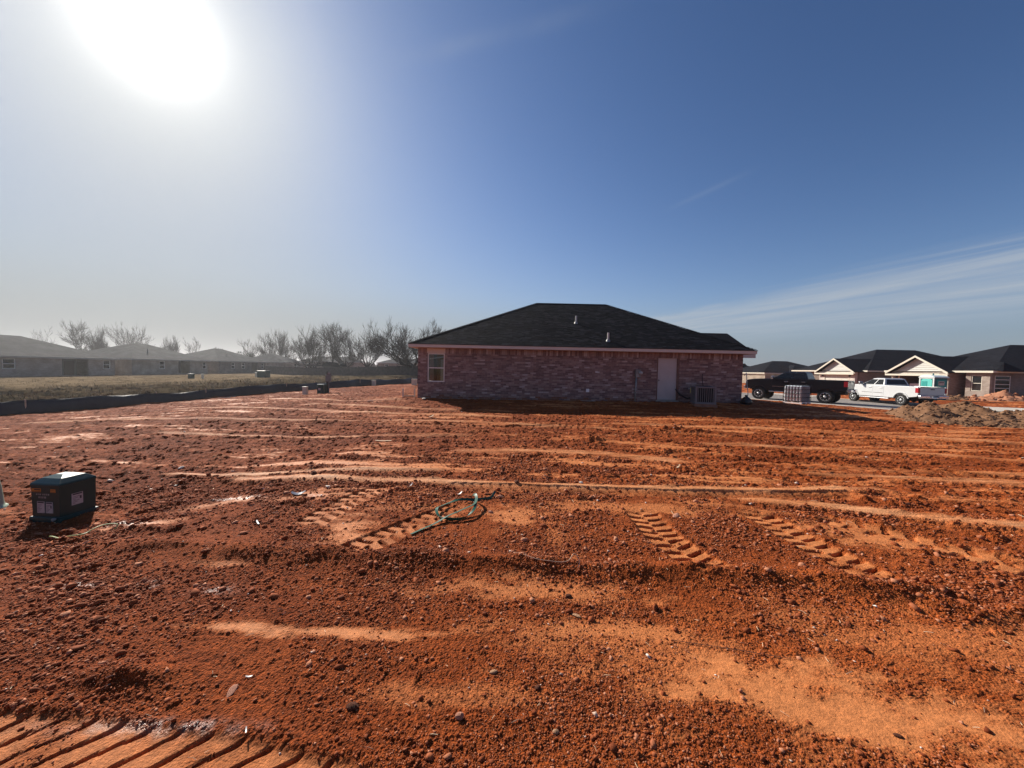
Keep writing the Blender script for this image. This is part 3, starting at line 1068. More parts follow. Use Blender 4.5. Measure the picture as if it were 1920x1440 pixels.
def window_part(root, x0, x1, z0, z1, y, fm, gm, dirn=1, rails=(0.5,), depth=0.07, w=0.05, axis='y', frame_label=None):
    """A window set in a wall: frame with rails, pane as its sub-part."""
    f = MB()
    def bx(m_, a0, a1, c0, c1, d0, d1):
        if axis == 'y':
            m_.box(a0, a1, y + d0, y + d1, c0, c1)
        else:
            m_.box(y + d0, y + d1, a0, a1, c0, c1)
    bx(f, x0, x0 + w, z0, z1, 0, depth)
    bx(f, x1 - w, x1, z0, z1, 0, depth)
    bx(f, x0 + w, x1 - w, z1 - w, z1, 0, depth)
    bx(f, x0 + w, x1 - w, z0, z0 + w, -.01, depth)
    for r in rails:
        zz = z0 + (z1 - z0) * r
        bx(f, x0 + w, x1 - w, zz - w * .5, zz + w * .5, -.004, depth - .004)
    fo = f.build('window', fm, root, label=frame_label)
    g = MB()
    bx(g, x0 + w, x1 - w, z0 + w, z1 - w, depth * .5, depth * .5 + .006)
    g.build('pane', gm, fo)
    return fo


def front_wall(mb, L, h, t, ops, y=0.0):
    """Wall along x with rectangular openings (x0, x1, z0, z1)."""
    xs = 0.0
    for x0, x1, z0, z1 in sorted(ops):
        if x0 > xs:
            mb.box(xs, x0, y, y + t, -0.5, h)
        if z0 > -0.4:
            mb.box(x0, x1, y, y + t, -0.5, z0)
        if z1 < h - 1e-3:
            mb.box(x0, x1, y, y + t, z1, h)
        xs = x1
    if xs < L:
        mb.box(xs, L, y, y + t, -0.5, h)


# ---------- the brick house in the middle
HX0, HX1, HY0, HY1 = -4.47, 10.89, 17.5, 29.3
FLOOR, EAVE = 0.34, 2.62
house = thing('brick_house', 'long red brick house with black hip roof standing on the red dirt lot', 'house', (0, 0, 0))
WX0, WX1, WZ0, WZ1 = -4.02, -3.20, 1.02, 2.37
DX0, DX1, DZ0, DZ1 = 6.84, 7.90, 0.37, 2.45
wall = MB()
ops = [(WX0 - HX0, WX1 - HX0, WZ0, 2.62), (DX0 - HX0, DX1 - HX0, DZ0, DZ1)]
xs = HX0
wm_ = MB()
for x0, x1, z0, z1 in [(WX0, WX1, WZ0, EAVE), (DX0, DX1, DZ0, DZ1)]:
    wm_.box(xs, x0, HY0, HY0 + .2, -.2, EAVE)
    wm_.box(x0, x1, HY0, HY0 + .2, -.2, z0)
    if z1 < EAVE - .01:
        wm_.box(x0, x1, HY0, HY0 + .2, z1, EAVE)
    xs = x1
wm_.box(xs, HX1, HY0, HY0 + .2, -.2, EAVE)
wm_.box(HX0, HX1, HY1 - .2, HY1, -.2, EAVE)
wm_.box(HX1 - .2, HX1, HY0 + .2, HY1 - .2, -.2, EAVE)
wm_.box(HX0, HX0 + .2, HY0 + .2, HY0 + .8, -.2, EAVE)
wm_.box(HX0, HX0 + .2, HY0 + .8, HY0 + 2.6, -.2, 1.0)  # gap above: unseen side window, added to let sun onto the partition
wm_.box(HX0, HX0 + .2, HY0 + .8, HY0 + 2.6, 2.35, EAVE)
wm_.box(HX0, HX0 + .2, HY0 + 2.6, HY1 - .2, -.2, EAVE)
wm_.box(HX1, 12.2, 19.7, 19.9, -.2, EAVE)
wm_.box(12.0, 12.2, 19.9, 24.3, -.2, EAVE)
hwall = wm_.build('wall', M['mortar'], house)
inner = MB()
inner.box(HX0 + .2, HX1 - .2, HY0 + .2, HY1 - .2, .28, FLOOR)
inner.box(-3.05, -2.95, HY0 + .2, HY0 + 3.6, FLOOR, EAVE)
inner.box(HX0 + .2, -3.06, HY0 + 3.5, HY0 + 3.6, FLOOR, EAVE)
inner.build('interior_wall', M['osb'], house)
MB().box(-3.62, -3.07, HY0 + 1.2, HY0 + 1.24, FLOOR, 2.1).build('wall_panel', M['drywall'], house)
rail = MB()
rail.prism([(-3.98, 2.08), (-3.22, 2.20), (-3.22, 2.26), (-3.98, 2.14)], HY0 + .30, HY0 + .34, axis='y').build('window_brace', M['white_vinyl'], house)

# bricks: every pale one is an object of its own, the red field is one mesh
def brick_mesh(name, l, h, d, m):
    mb = MB().box(-l / 2, l / 2, -d, 0.01, -h / 2, h / 2)
    return mb.mesh(name, [m])


BL, BH, BD = 0.244, 0.070, 0.009
field = MB()
npale = 0
brk_r = random.Random(5)
pale_meshes = {}


def place_brick(x, z, vert, pale):
    global npale
    l, h = (BL, BH) if not vert else (BH, BL)
    d = BD + brk_r.uniform(-.003, .004)
    if pale and npale < 298:
        key = (vert, brk_r.randrange(3), brk_r.randrange(3))
        if key not in pale_meshes:
            pale_meshes[key] = brick_mesh('brick', l, h, BD + (key[2] - 1) * .003, M['brickl%d' % key[1]])
        o = bpy.data.objects.new('brick', pale_meshes[key])
        C.objects.link(o)
        o.parent = hwall
        o.location = (x, HY0, z)
        npale += 1
    else:
        mi = brk_r.choices(range(5), (5, 4, 3, 3, 2))[0] if not pale else 5
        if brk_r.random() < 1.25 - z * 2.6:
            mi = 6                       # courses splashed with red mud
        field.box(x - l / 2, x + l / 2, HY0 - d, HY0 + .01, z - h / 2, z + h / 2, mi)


def brick_span(x0, x1, z, rowi):
    x = HX0 - (0.127 if rowi % 2 else 0)
    while x < HX1:
        a, b = max(x, x0), min(x + BL, x1)
        if b - a > .04:
            if b - a > BL * .98:
                place_brick((a + b) / 2, z, False, brk_r.random() < pale_p)
            else:
                d = BD + brk_r.uniform(-.003, .003)
                field.box(a, b, HY0 - d, HY0 + .01, z - BH / 2, z + BH / 2, brk_r.randrange(5))
        x += BL + .010


row = 0
z = 0.06
SOLDIER0 = EAVE - .255
while z + BH / 2 < SOLDIER0:
    spans = [(HX0, HX1)]
    if z > WZ0 - .09:
        spans = [(HX0, WX0), (WX1, HX1)]
    if DZ0 - .02 < z < DZ1:
        spans = [s2 for a, b in spans for s2 in ([(a, min(b, DX0 - .0)), (DX1, b)] if a < DX0 < b else [(a, b)])]
    pale_p = 0.15 if z > .42 else 0.03
    for a, b in spans:
        brick_span(a, b, z, row)
    row += 1
    z += BH + .011
x = HX0 + BH / 2
while x < HX1:
    zz = EAVE - .013 - BL / 2
    if not (WX0 - .03 < x < WX1 + .03):
        place_brick(x, zz, True, brk_r.random() < 0.22)
    x += BH + .0108
# rowlock sill under the window
x = WX0 - .05
while x < WX1 + .05:
    field.box(x, x + .068, HY0 - .035, HY0 + .01, WZ0 - .085, WZ0 - .012, brk_r.randrange(5))
    x += .078
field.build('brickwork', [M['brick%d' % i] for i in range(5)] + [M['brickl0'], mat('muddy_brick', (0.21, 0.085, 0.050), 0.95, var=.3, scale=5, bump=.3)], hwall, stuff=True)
MB().box(HX0 - .02, HX1 + .02, HY0 - .05, HY0 + .1, -.25, .115).build('foundation', M['concrete_red'], house)

# window and door
window_part(house, WX0 + .01, WX1 - .01, WZ0, WZ1 - .005, HY0 + .03, M['white_vinyl'], M['glass'], rails=(0.49,), depth=.08, w=.045)
MB().box(WX0 - .02, WX1 + .02, HY0 - .012, HY0 + .05, WZ1 + .005, EAVE - .008).build('header_board', M['trim_pink'], house)
dj = MB()
dj.box(DX0, DX0 + .05, HY0 + .0, HY0 + .16, DZ0, DZ1)
dj.box(DX1 - .10, DX1, HY0 - .004, HY0 + .16, DZ0, DZ1)
dj.box(DX0 + .05, DX1 - .10, HY0, HY0 + .16, DZ1 - .05, DZ1)
dj.build('door_frame', M['dark_jamb'], house)
dd = MB()
X0, X1, Z0, Z1 = DX0 + .052, DX1 - .102, DZ0 + .02, DZ1 - .055
dd.box(X0, X1, HY0 + .05, HY0 + .095, Z0, Z1)
door = dd.build('door', M['white_door'], house)
pm = (X1 - X0) / 2
for i, (za, zb) in enumerate([(.14, .75), (.88, 1.40), (1.52, 1.90)]):
    for s in (0, 1):
        xa = X0 + .10 + s * (pm - .04)
        p = MB().box(xa, xa + pm - .16, HY0 + .044, HY0 + .052, Z0 + za, Z0 + zb)
        p.build('door_panel', M['white_door'], door, bevel=.004)
hd = MB().lathe([(.028, 0), (.03, -.01), (.012, -.02), (.012, -.045), (.028, -.055), (.028, -.075), (.01, -.085)], 14, 'y', M=Matrix.Translation((X0 + .07, HY0 + .05, Z0 + .93)))
hd.build('door_knob', M['galv'], door, smooth=True)
MB().box(DX0, DX1, HY0 - .06, HY0 + .1, DZ0 - .05, DZ0).build('threshold', M['concrete'], house)

# roof: eaves, ridge, and shingle courses laid one over the other
EX0, EX1, EY0, EY1, EZ = -4.78, 11.22, 17.08, 29.6, 2.785
RA, RB, RZ = (1.43, 23.34), (5.78, 23.34), 5.83
hip_mb = hip_roof(MB(), EX0, EX1, EY0, EY1, EZ, RA, RB, RZ)
roof = hip_mb.build('roof', M['shingle1'], house)
course = MB()
sl_ = random.Random(3)
NC = 49
run, rise = RA[1] - EY0, RZ - EZ
for i in range(NC):
    t0, t1 = i / NC, (i + 1.10) / NC
    y0, z0 = EY0 - .02 + run * t0, EZ + rise * t0
    y1, z1 = EY0 - .02 + run * min(t1, 1), EZ + rise * min(t1, 1)
    xl0, xr0 = EX0 + (RA[0] - EX0) * t0 + .03, EX1 + (RB[0] - EX1) * t0 - .03
    xl1, xr1 = EX0 + (RA[0] - EX0) * min(t1, 1) + .03, EX1 + (RB[0] - EX1) * min(t1, 1) - .03
    x = xl0 - sl_.uniform(0, .3)
    while x < xr0:
        w = sl_.uniform(.14, .34)
        a, b = max(x + .004, xl0), min(x + w, xr0)
        if b - a > .03:
            up = .016 + (sl_.random() < .4) * .007 + sl_.uniform(-.002, .002)
            a1, b1 = max(a, xl1), min(b, xr1)
            if b1 > a1:
                mi = sl_.choices(range(4), (4, 4, 3, 3))[0]
                course.add([(a, y0, z0 + up), (b, y0, z0 + up), (b1, y1, z1 + .008), (a1, y1, z1 + .008), (a, y0, z0 - .002), (b, y0, z0 - .002)],
                           [(0, 1, 2, 3), (4, 5, 1, 0)], mi)
        x += w
course.build('shingles', [M['shingle%d' % i] for i in range(4)], roof, stuff=True)
cap = MB()
for P0, P1 in (((EX0, EY0, EZ), RA + (RZ,)), ((EX1, EY0, EZ), RB + (RZ,)), (RA + (RZ,), RB + (RZ,))):
    A, B = Vector(P0), Vector(P1)
    n = int((B - A).length / .16)
    side = (B - A).cross(Vector((0, 0, 1))).normalized() * .14
    for i in range(n):
        a, b = A.lerp(B, i / n), A.lerp(B, (i + 1.15) / n)
        z0, z1 = Vector((0, 0, .050)), Vector((0, 0, .034))
        dn = Vector((0, 0, -.030))
        cap.add([a + side + dn + z0, a + z0, a - side + dn + z0, b + side + dn + z1, b + z1, b - side + dn + z1], [(0, 1, 4, 3), (1, 2, 5, 4)], i % 4)
cap.build('ridge_caps', [M['shingle%d' % i] for i in range(4)], roof, stuff=True)
fa = MB()
fa.box(EX0 - .03, EX1 + .03, EY0 - .03, EY0, EZ - .165, EZ - .012)
fa.box(EX0 - .03, EX0, EY0, EY1, EZ - .165, EZ - .012)
fa.box(EX1, EX1 + .03, EY0, EY1, EZ - .165, EZ - .012)
fa.box(EX0 - .03, EX1 + .03, EY1, EY1 + .03, EZ - .165, EZ - .012)
fa.build('fascia', M['trim_pink'], house, bevel=.004, seg=1)
MB().box(EX0 - .045, EX1 + .045, EY0 - .045, EY0 - .03, EZ - .03, EZ + .006).build('drip_edge', M['black_gloss'], house)
sf = MB()
sf.box(EX0, EX1, EY0, HY0 - .001, EZ - .166, EZ - .150)
sf.box(EX0, HX0 - .001, HY0 - .001, EY1, EZ - .166, EZ - .150)
sf.box(HX1 + .001, EX1, HY0 - .001, EY1, EZ - .166, EZ - .150)
sf.build('soffit', M['soffit'], house)
# the lower wing that faces the street
g2 = MB()
wy0, wyr, wz, wzr = 19.3, 21.9, 2.80, 4.06
g2.add([(9.0, wy0, wz), (12.62, wy0, wz), (12.62, wyr, wzr), (8.0, wyr, wzr), (9.0, 24.5, wz), (12.62, 24.5, wz)],
       [(0, 1, 2, 3), (3, 2, 5, 4), (1, 5, 2), (0, 4, 5, 1)])
g2.build('wing_roof', M['shingle1'], house)
g3 = MB()
g3.box(11.4, 12.64, wy0 - .03, wy0, wz - .27, wz - .10)
g3.box(12.61, 12.64, wy0, 24.5, wz - .17, wz - .01)
g3.prism([(11.4, wz - .10), (12.64, wz - .10), (12.64, wz - .02), (11.4, wz - .02)], wy0 - .03, wy0 + .6)
g3.build('wing_fascia', M['trim_pink'], house)
# roof vents
def roof_z(y):
    return EZ + rise * (y - EY0) / run


for vx, vy, hgt in ((3.37, 20.0, .42), (4.55, 17.75, .42)):
    zb = roof_z(vy)
    vp = MB().lathe([(.047, -.05), (.047, hgt), (.040, hgt), (.040, hgt - .02)], 14, M=Matrix.Translation((vx, vy, zb)))
    vo = vp.build('vent_pipe', M['pvc'], house, smooth=False)
    MB().lathe([(.12, -.09), (.105, .03), (.062, .10), (.050, .11)], 14, M=Matrix.Translation((vx, vy, zb))).build('vent_boot', M['galv'], vo, smooth=True)
# meter, conduit, outlet plate, hose bib
me_ = MB().box(5.80, 6.04, HY0 - .13, HY0 - .01, 1.42, 1.80)
mo = me_.build('electric_meter', M['metal_grey'], house, bevel=.012)
MB().lathe([(.085, 0), (.085, -.03), (.080, -.07), (.06, -.10), (.02, -.115)], 18, 'y', M=Matrix.Translation((6.03, HY0 - .13, 1.64))).build('meter_dome', M['meter_glass'], mo, smooth=True)
MB().box(5.83, 5.93, HY0 - .14, HY0 - .128, 1.44, 1.60).build('meter_cover', M['galv'], mo)
MB().tube([(5.86, HY0 - .07, 1.42), (5.84, HY0 - .07, .9), (5.82, HY0 - .08, gz(5.82, HY0 - .08) - .1)], .042, 10).build('conduit', M['galv'], house, smooth=True)
MB().box(3.51, 3.66, HY0 - .035, HY0 - .008, .68, .84).build('outlet_cover', M['plate'], house, bevel=.01)
hb = MB().box(3.93, 4.05, HY0 - .03, HY0 - .008, 1.62, 1.66)
hb.box(4.04, 4.12, HY0 - .028, HY0 - .008, 1.625, 1.65)
hb.build('brick_vent', M['plate'], house)

# ---------- condenser beside the wall
ax, ay = 8.62, 16.62
az_ = gz(ax, ay)
ac = thing('air_conditioner', 'grey slatted air conditioning condenser on a pad beside the white door', 'air conditioner', (ax, ay, az_), R(-13))
MB().box(-.47, .47, -.47, .47, -.1, .06).build('pad', M['concrete_red'], ac, bevel=.01)
W2 = .385
fr = MB()
for sx in (-1, 1):
    for sy in (-1, 1):
        fr.box(sx * W2 - .045, sx * W2 + .045, sy * W2 - .045, sy * W2 + .045, .06, .80)
fr.box(-W2 - .05, W2 + .05, -W2 - .05, W2 + .05, .76, .83)
fr.box(-W2 - .05, W2 + .05, -W2 - .05, W2 + .05, .06, .14)
fr.build('casing', M['ac_case'], ac, bevel=.012)
MB().box(-W2 + .05, W2 - .05, -W2 + .05, W2 - .05, .14, .76).build('coil', M['black'], ac)
for k in range(8):
    t = -W2 + .045 + (k + .5) * (2 * W2 - .09) / 8
    for nx in (0, 1):
        b_ = MB()
        if nx == 0:
            b_.box(t - .011, t + .011, -W2 - .035, -W2 + .0, .14, .76)
        else:
            b_.box(-W2 - .035, -W2, t - .011, t + .011, .14, .76)
        b_.build('slat', M['ac_case'], ac)
gr_ = MB()
for k in range(7):
    r_ = .05 + k * .045
    gr_.tube([(r_ * math.cos(a), r_ * math.sin(a), .845) for a in [i * math.pi / 12 for i in range(25)]], .004, 4, cap=False)
gr_.build('fan_grille', M['black'], ac)
MB().lathe([(.34, .831), (.33, .85), (.31, .851), (.30, .832)], 24).build('fan_ring', M['black_gloss'], ac)
ln = MB()
ln.tube([(-.30, .45, .30), (-.55, .50, .22), (-.85, .55, .38), (-1.02, .72, .62), (-1.05, .86, .66)], .035, 8)
ln.build('refrigerant_line', M['copper'], ac, smooth=True)
MB().tube([(.10, .40, .83), (.13, .62, .86), (.14, .80, 1.1), (.15, .86, 1.38)], .016, 7).build('power_whip', M['copper'], ac, smooth=True)
MB().box(-.515, -.505, .05, .17, .50, .74).build('tag', M['tag_yellow'], ac)
tb = thing('trash_bag', 'black bag slumped on the dirt at the street corner of the brick house', 'bag', (10.86, 17.1, gz(10.86, 17.1)))
bmb = MB().lathe([(.02, -.02), (.22, 0), (.25, .10), (.21, .24), (.12, .33), (.05, .36), (.06, .42), (.02, .44)], 14)
for i, (x, y, z) in enumerate(bmb.v):
    k = 1 + .22 * math.sin(i * 2.7) * math.cos(i * 1.3)
    bmb.v[i] = (x * k * .85, y * k, z)
bmb.build('bag_body', M['black_gloss'], tb, smooth=True)
ct = MB().tube([(11.03, 17.42, 1.75), (11.06, 17.40, 1.2), (11.12, 17.38, .8), (11.08, 17.36, .45)], .018, 6)
ct.tube([(10.95, 17.46, 1.62), (11.03, 17.42, 1.75)], .018, 6)
ct.build('cable', M['pvc'], house, smooth=True)


# ---------- houses far off
def far_house(label, loc, rz, L, W, h, rise, brick, roofm, trim, wins, porch=None, ridge=None, group=None, oh=.35, doors=(), fasc=.17, vent=None):
    t = thing('brick_house', label, 'house', loc, rz, group)
    ops = [(a, b, c, d) for a, b, c, d in wins]
    if porch:
        ops.append((porch[0], porch[1], -.5, porch[2]))
    w = MB()
    front_wall(w, L, h, .2, ops)
    w.box(0, .2, .2, W, -.5, h)
    w.box(L - .2, L, .2, W, -.5, h)
    w.box(.2, L - .2, W - .2, W, -.5, h)
    w.build('wall', brick, t)
    if porch:
        a, b, zt = porch
        MB().box(a - .1, b + .1, 1.8, 2.0, -.5, h).build('porch_wall', M['porch_dark'], t)
        MB().box(a, b, .0, 1.8, -.5, .02).build('porch_floor', M['concrete'], t)
        d = MB().box(a + (b - a) * .55, a + (b - a) * .92, 1.74, 1.79, .03, 2.05).build('door', M['door_brown'], t)
    for a, b, c, d in wins:
        window_part(t, a + .02, b - .02, c, d, .05, M['white_trim'] if trim is M['white_trim'] else M['white_vinyl'], M['glass_dark'], w=.07)
    r = MB()
    if ridge is None:
        k = W / 2
        ridge = (k + .2, L - k - .2)
    hip_roof(r, -oh, L + oh, -oh, W + oh, h + .16, (ridge[0], W / 2), (ridge[1], W / 2), h + .16 + rise)
    ro = r.build('roof', roofm, t)
    fascia_ring(MB(), -oh, L + oh, -oh, W + oh, h + .15, fasc).build('fascia', trim, t)
    if vent:
        MB().lathe([(.06, -.3), (.06, .45), (.10, .46), (.10, .55)], 8, M=Matrix.Translation((vent[0], vent[1], h + .16 + rise * (vent[1] + oh) / (W / 2 + oh)))).build('vent_pipe', M['metal_grey'], ro)
    return t


GL = 'row of pale brick houses beyond the silt fence'
for (yy, lab, br, base, Ln, pc, ws) in [
        (40.5, 'grey brick house with shadowy recessed porch, first house of the row past the silt fence', 'far_brick_grey', -.50, 15.6, (9.0, 12.1), [(3.2, 4.4, .95, 2.2), (14.0, 15.0, .95, 2.2)]),
        (58.6, 'tan brick house with porch, second in the row, small utility box on its lawn', 'far_brick_tan', -.42, 14.6, (8.2, 10.6), [(4.6, 5.6, .9, 2.2), (13.4, 14.3, .9, 2.2)]),
        (76.0, 'dark brick house with pale corner column, third in the hazy row', 'far_brick_dark', -.36, 14.4, (9.6, 11.6), [(3.4, 4.4, .9, 2.2), (6.4, 7.4, .9, 2.2), (12.8, 13.7, .9, 2.2)]),
        (93.4, 'small grey brick house with dark roof, last in the hazy row before the bare tree', 'far_brick_grey', -.30, 8.6, None, [(4.2, 5.4, .9, 2.2)])]:
    far_house(lab, (-60.3 if yy < 90 else -57.5, yy, base), R(90), Ln, 12.0, 2.35, 2.75 if Ln > 9 else 2.3, M[br], M['far_roof_grey'], M['grey_trim'], ws,
              porch=(pc[0], pc[1], 2.3) if pc else None, group=GL, ridge=None if Ln > 9 else (3.9, 4.7), vent=(5.0, 2.4) if yy in (58.6, 76.0) else None)

# ---------- the houses across the street
def gable_garage(t, L, D, h, rise, wall_m, door_z, door_a, door_b, closed=True):
    w = MB()
    front_wall(w, L, h, .2, [(door_a, door_b, -.5, door_z)])
    w.box(0, .2, .2, D, -.5, h)
    w.box(L - .2, L, .2, D, -.5, h)
    wo_ = w.build('wall', wall_m, t)
    gm_ = MB()
    # siding boards in the gable, each lapped over the one below
    n = 7
    for i in range(n):
        z0, z1 = h + .12 + (rise - .25) * i / n, h + .12 + (rise - .25) * (i + 1) / n
        x0 = .25 + (L / 2 - .25) * (z0 - h - .05) / rise
        x1 = .25 + (L / 2 - .25) * (z1 - h - .05) / rise
        gm_ = MB()
        gm_.add([(x0, .02, z0), (L - x0, .02, z0), (L - x1, .06, z1), (x1, .06, z1), (x0, .10, z0), (L - x0, .10, z0), (L - x1, .10, z1), (x1, .10, z1)],
                [(0, 1, 2, 3), (7, 6, 5, 4), (0, 4, 5, 1), (3, 2, 6, 7), (0, 3, 7, 4), (1, 5, 6, 2)])
        gm_.build('siding_board', M['siding'], t)
    oh = .45
    sl = rise / (L / 2)
    r = MB()
    zt = h + .16
    xe, ze = -.30, zt - .30 * sl
    th = .05
    r.add([(xe, -oh, ze), (L / 2, -oh, zt + rise), (L - xe, -oh, ze), (xe, D, ze), (L / 2, D, zt + rise), (L - xe, D, ze)],
          [(0, 1, 4, 3), (1, 2, 5, 4)])
    r.add([(xe, -oh, ze - th), (L / 2, -oh, zt + rise - th), (L - xe, -oh, ze - th), (xe, D, ze - th), (L / 2, D, zt + rise - th), (L - xe, D, ze - th)],
          [(3, 4, 1, 0), (4, 5, 2, 1)])
    r.build('garage_roof', M['far_roof_dark'], t)
    f = MB()
    b = .19
    f.add([(xe, -oh - .04, ze - b), (L / 2, -oh - .04, zt + rise - b), (L / 2, -oh - .04, zt + rise + .02), (xe, -oh - .04, ze + .02),
           (xe, -oh, ze - b), (L / 2, -oh, zt + rise - b), (L / 2, -oh, zt + rise + .02), (xe, -oh, ze + .02)],
          [(0, 1, 2, 3), (7, 6, 5, 4), (0, 4, 5, 1), (3, 2, 6, 7), (0, 3, 7, 4)])
    f.add([(L - xe, -oh - .04, ze - b), (L / 2, -oh - .04, zt + rise - b), (L / 2, -oh - .04, zt + rise + .02), (L - xe, -oh - .04, ze + .02),
           (L - xe, -oh, ze - b), (L / 2, -oh, zt + rise - b), (L / 2, -oh, zt + rise + .02), (L - xe, -oh, ze + .02)],
          [(3, 2, 1, 0), (4, 5, 6, 7), (1, 5, 4, 0), (7, 6, 2, 3), (4, 7, 3, 0)])
    f.build('rake_board', M['white_trim'], t)
    MB().box(xe, L - xe, -oh - .04, -oh, ze - b - .19, ze - b).build('fascia', M['white_trim'], t)
    MB().box(xe + .02, L - xe - .02, -oh, 0.0, ze - b - .03, ze - b).build('soffit', M['grey_trim'], t)
    MB().box(door_a - .14, door_a, -.02, .1, -.3, door_z + .14).build('door_trim', M['white_trim'], t)
    MB().box(door_b, door_b + .14, -.02, .1, -.3, door_z + .14).build('door_trim', M['white_trim'], t)
    MB().box(door_a, door_b, -.02, .1, door_z, door_z + .14).build('door_trim', M['white_trim'], t)
    if closed:
        ph = (door_z + .05) / 4
        for i in range(4):
            g = MB()
            g.box(door_a, door_b, .05, .10, -.05 + i * ph, -.05 + (i + 1) * ph - .012)
            for k in range(4):
                wd = (door_b - door_a) / 4
                g.box(door_a + k * wd + .12, door_a + (k + 1) * wd - .12, .035, .05, -.05 + i * ph + .1, -.05 + (i + 1) * ph - .11)
            g.build('garage_door', M['garage_white'], t)
    else:
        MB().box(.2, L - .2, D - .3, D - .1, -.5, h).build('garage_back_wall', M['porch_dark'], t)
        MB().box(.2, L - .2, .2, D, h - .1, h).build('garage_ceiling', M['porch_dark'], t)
    for xx in (door_a - .28, door_b + .28):
        MB().box(xx - .07, xx + .07, -.16, -.01, 1.75, 2.02).build('wall_lamp', M['black_gloss'], t, bevel=.02)


h1 = thing('brick_house', 'brick house with closed white garage door and white gable across the street', 'house', (44.0, 53.0, -.12), R(-90))
gable_garage(h1, 5.5, 9.0, 2.40, 1.62, M['far_brick_cream'], 2.12, .95, 4.55)
w = MB()
w.box(5.5, 5.7, .35, 20.0, -.5, 2.42)
w.box(-6.5, 0, 1.6, 1.8, -.5, 2.42)
w.build('side_wall', M['far_brick_dark'], h1)  # darker brick than the front: the flank's shade is put into colour
hip_roof(MB(), -6.6, 6.1, 1.0, 20.6, 2.58, (-.35, 8.3), (-.35, 13.9), 5.72).build('roof', M['far_roof_dark'], h1)
fascia_ring(MB(), -6.6, 6.1, 1.0, 20.6, 2.57, .17).build('fascia', M['white_trim'], h1)
window_part(h1, -1.1, -.2, .7, 2.1, 1.45, M['white_trim'], M['glass_dark'])

h2 = thing('brick_house', 'unfinished brick house with open garage and black roof, teal portable toilet in front', 'house', (44.0, 42.9, -.12), R(-90))
gable_garage(h2, 5.6, 9.0, 2.40, 1.62, M['far_brick_brown'], 2.12, .9, 4.65, closed=False)
w = MB()
front_wall(w, 1.85, 2.42, .2, [(.42, 1.26, .62, 2.15)])
w_o = MB()
w_o.v = [(x + 6.45, y + .7, z) for (x, y, z) in w.v]
w_o.f, w_o.m = w.f, w.m
w_o.build('front_wall', M['far_brick_brown'], h2)
w = MB()                                             # flank facing the lot, with its window
yy0 = 8.3
for a, b, c, d in [(.9, 1.15, -.5, 2.42), (2.65, 13.0, -.5, 2.42), (1.15, 2.65, -.5, .45), (1.15, 2.65, 2.15, 2.42)]:
    w.box(yy0 - .2, yy0, a, b, c, d)
w.box(6.45, 6.65, .9, 2.2, -.5, 2.42)
w.build('side_wall', M['far_brick_dark'], h2)  # same house as the brown front; shade of the flank painted as darker brick
window_part(h2, 6.89, 7.69, .64, 2.13, .74, M['white_trim'], M['glass_dark'])
window_part(h2, 1.17, 2.63, .47, 2.13, yy0 - .06, M['white_vinyl'], M['glass_dark'], axis='x', rails=(.30, .52, .78), depth=.05)
MB().box(5.62, 6.44, 2.2, 2.4, -.05, 2.42).build('porch_wall', M['porch_dark'], h2)
MB().box(5.68, 6.40, 2.14, 2.19, -.03, 2.05).build('door', M['door_brown'], h2)
hip_roof(MB(), -1.2, 8.75, .35, 22.0, 2.58, (2.9, 9.6), (2.9, 15.0), 5.55).build('roof', M['far_roof_dark'], h2)
bay = MB()
bay.add([(8.72, .6, 2.60), (8.72, 3.2, 2.60), (7.2, 1.9, 3.55), (9.1, .8, 2.52), (9.1, 3.0, 2.52), (8.3, 1.9, 3.40)],
        [(0, 3, 5, 2), (3, 4, 5), (4, 1, 2, 5), (0, 1, 4, 3)])
bay.build('bay_roof', M['far_roof_dark'], h2)
fascia_ring(MB(), -1.2, 8.75, .35, 22.0, 2.57, .17).build('fascia', M['white_trim'], h2)

h0 = far_house('brick house with dark hip roof seen over the black pickup, down the street', (47.5, 81.0, -.35), R(-90), 11.5, 15.5, 2.2, 2.55, M['far_brick_tan'], M['far_roof_dark'], M['white_trim'],
               [(2.0, 3.2, .8, 2.0)], ridge=None)
for ch in h0.children:
    if ch.name.startswith('roof'):
        ch.data = hip_roof(MB(), -.35, 11.85, -.35, 15.85, 2.36, (5.75, 7.0), (5.75, 9.0), 5.0).mesh('roof', [M['far_roof_dark']])
g = MB()
g.add([(11.0, 4.5, 2.4), (11.9, 4.5, 2.4), (11.9, 10.0, 2.4), (9.0, 10.0, 2.4), (9.3, 7.2, 3.9), (6.5, 7.2, 3.9)], [(1, 2, 4), (0, 1, 4, 5), (2, 3, 5, 4)])
g.build('dormer_roof', M['far_roof_dark'], h0)
far_house('cream house with dark roof just past the brick house corner, behind the black pickup', (50.0, 98.0, -.4), R(-90), 11.0, 14.0, 2.3, 2.2, M['far_brick_cream'], M['far_roof_dark'], M['white_trim'],
          [(2.0, 3.2, .8, 2.0)], ridge=None)
for ch in bpy.data.objects['brick_house.007'].children if 'brick_house.007' in bpy.data.objects else []:
    if ch.name.startswith('roof'):
        ch.data = hip_roof(MB(), -.35, 11.35, -.35, 14.35, 2.46, (5.5, 5.5), (5.5, 8.5), 4.8).mesh('roof', [M['far_roof_dark']])

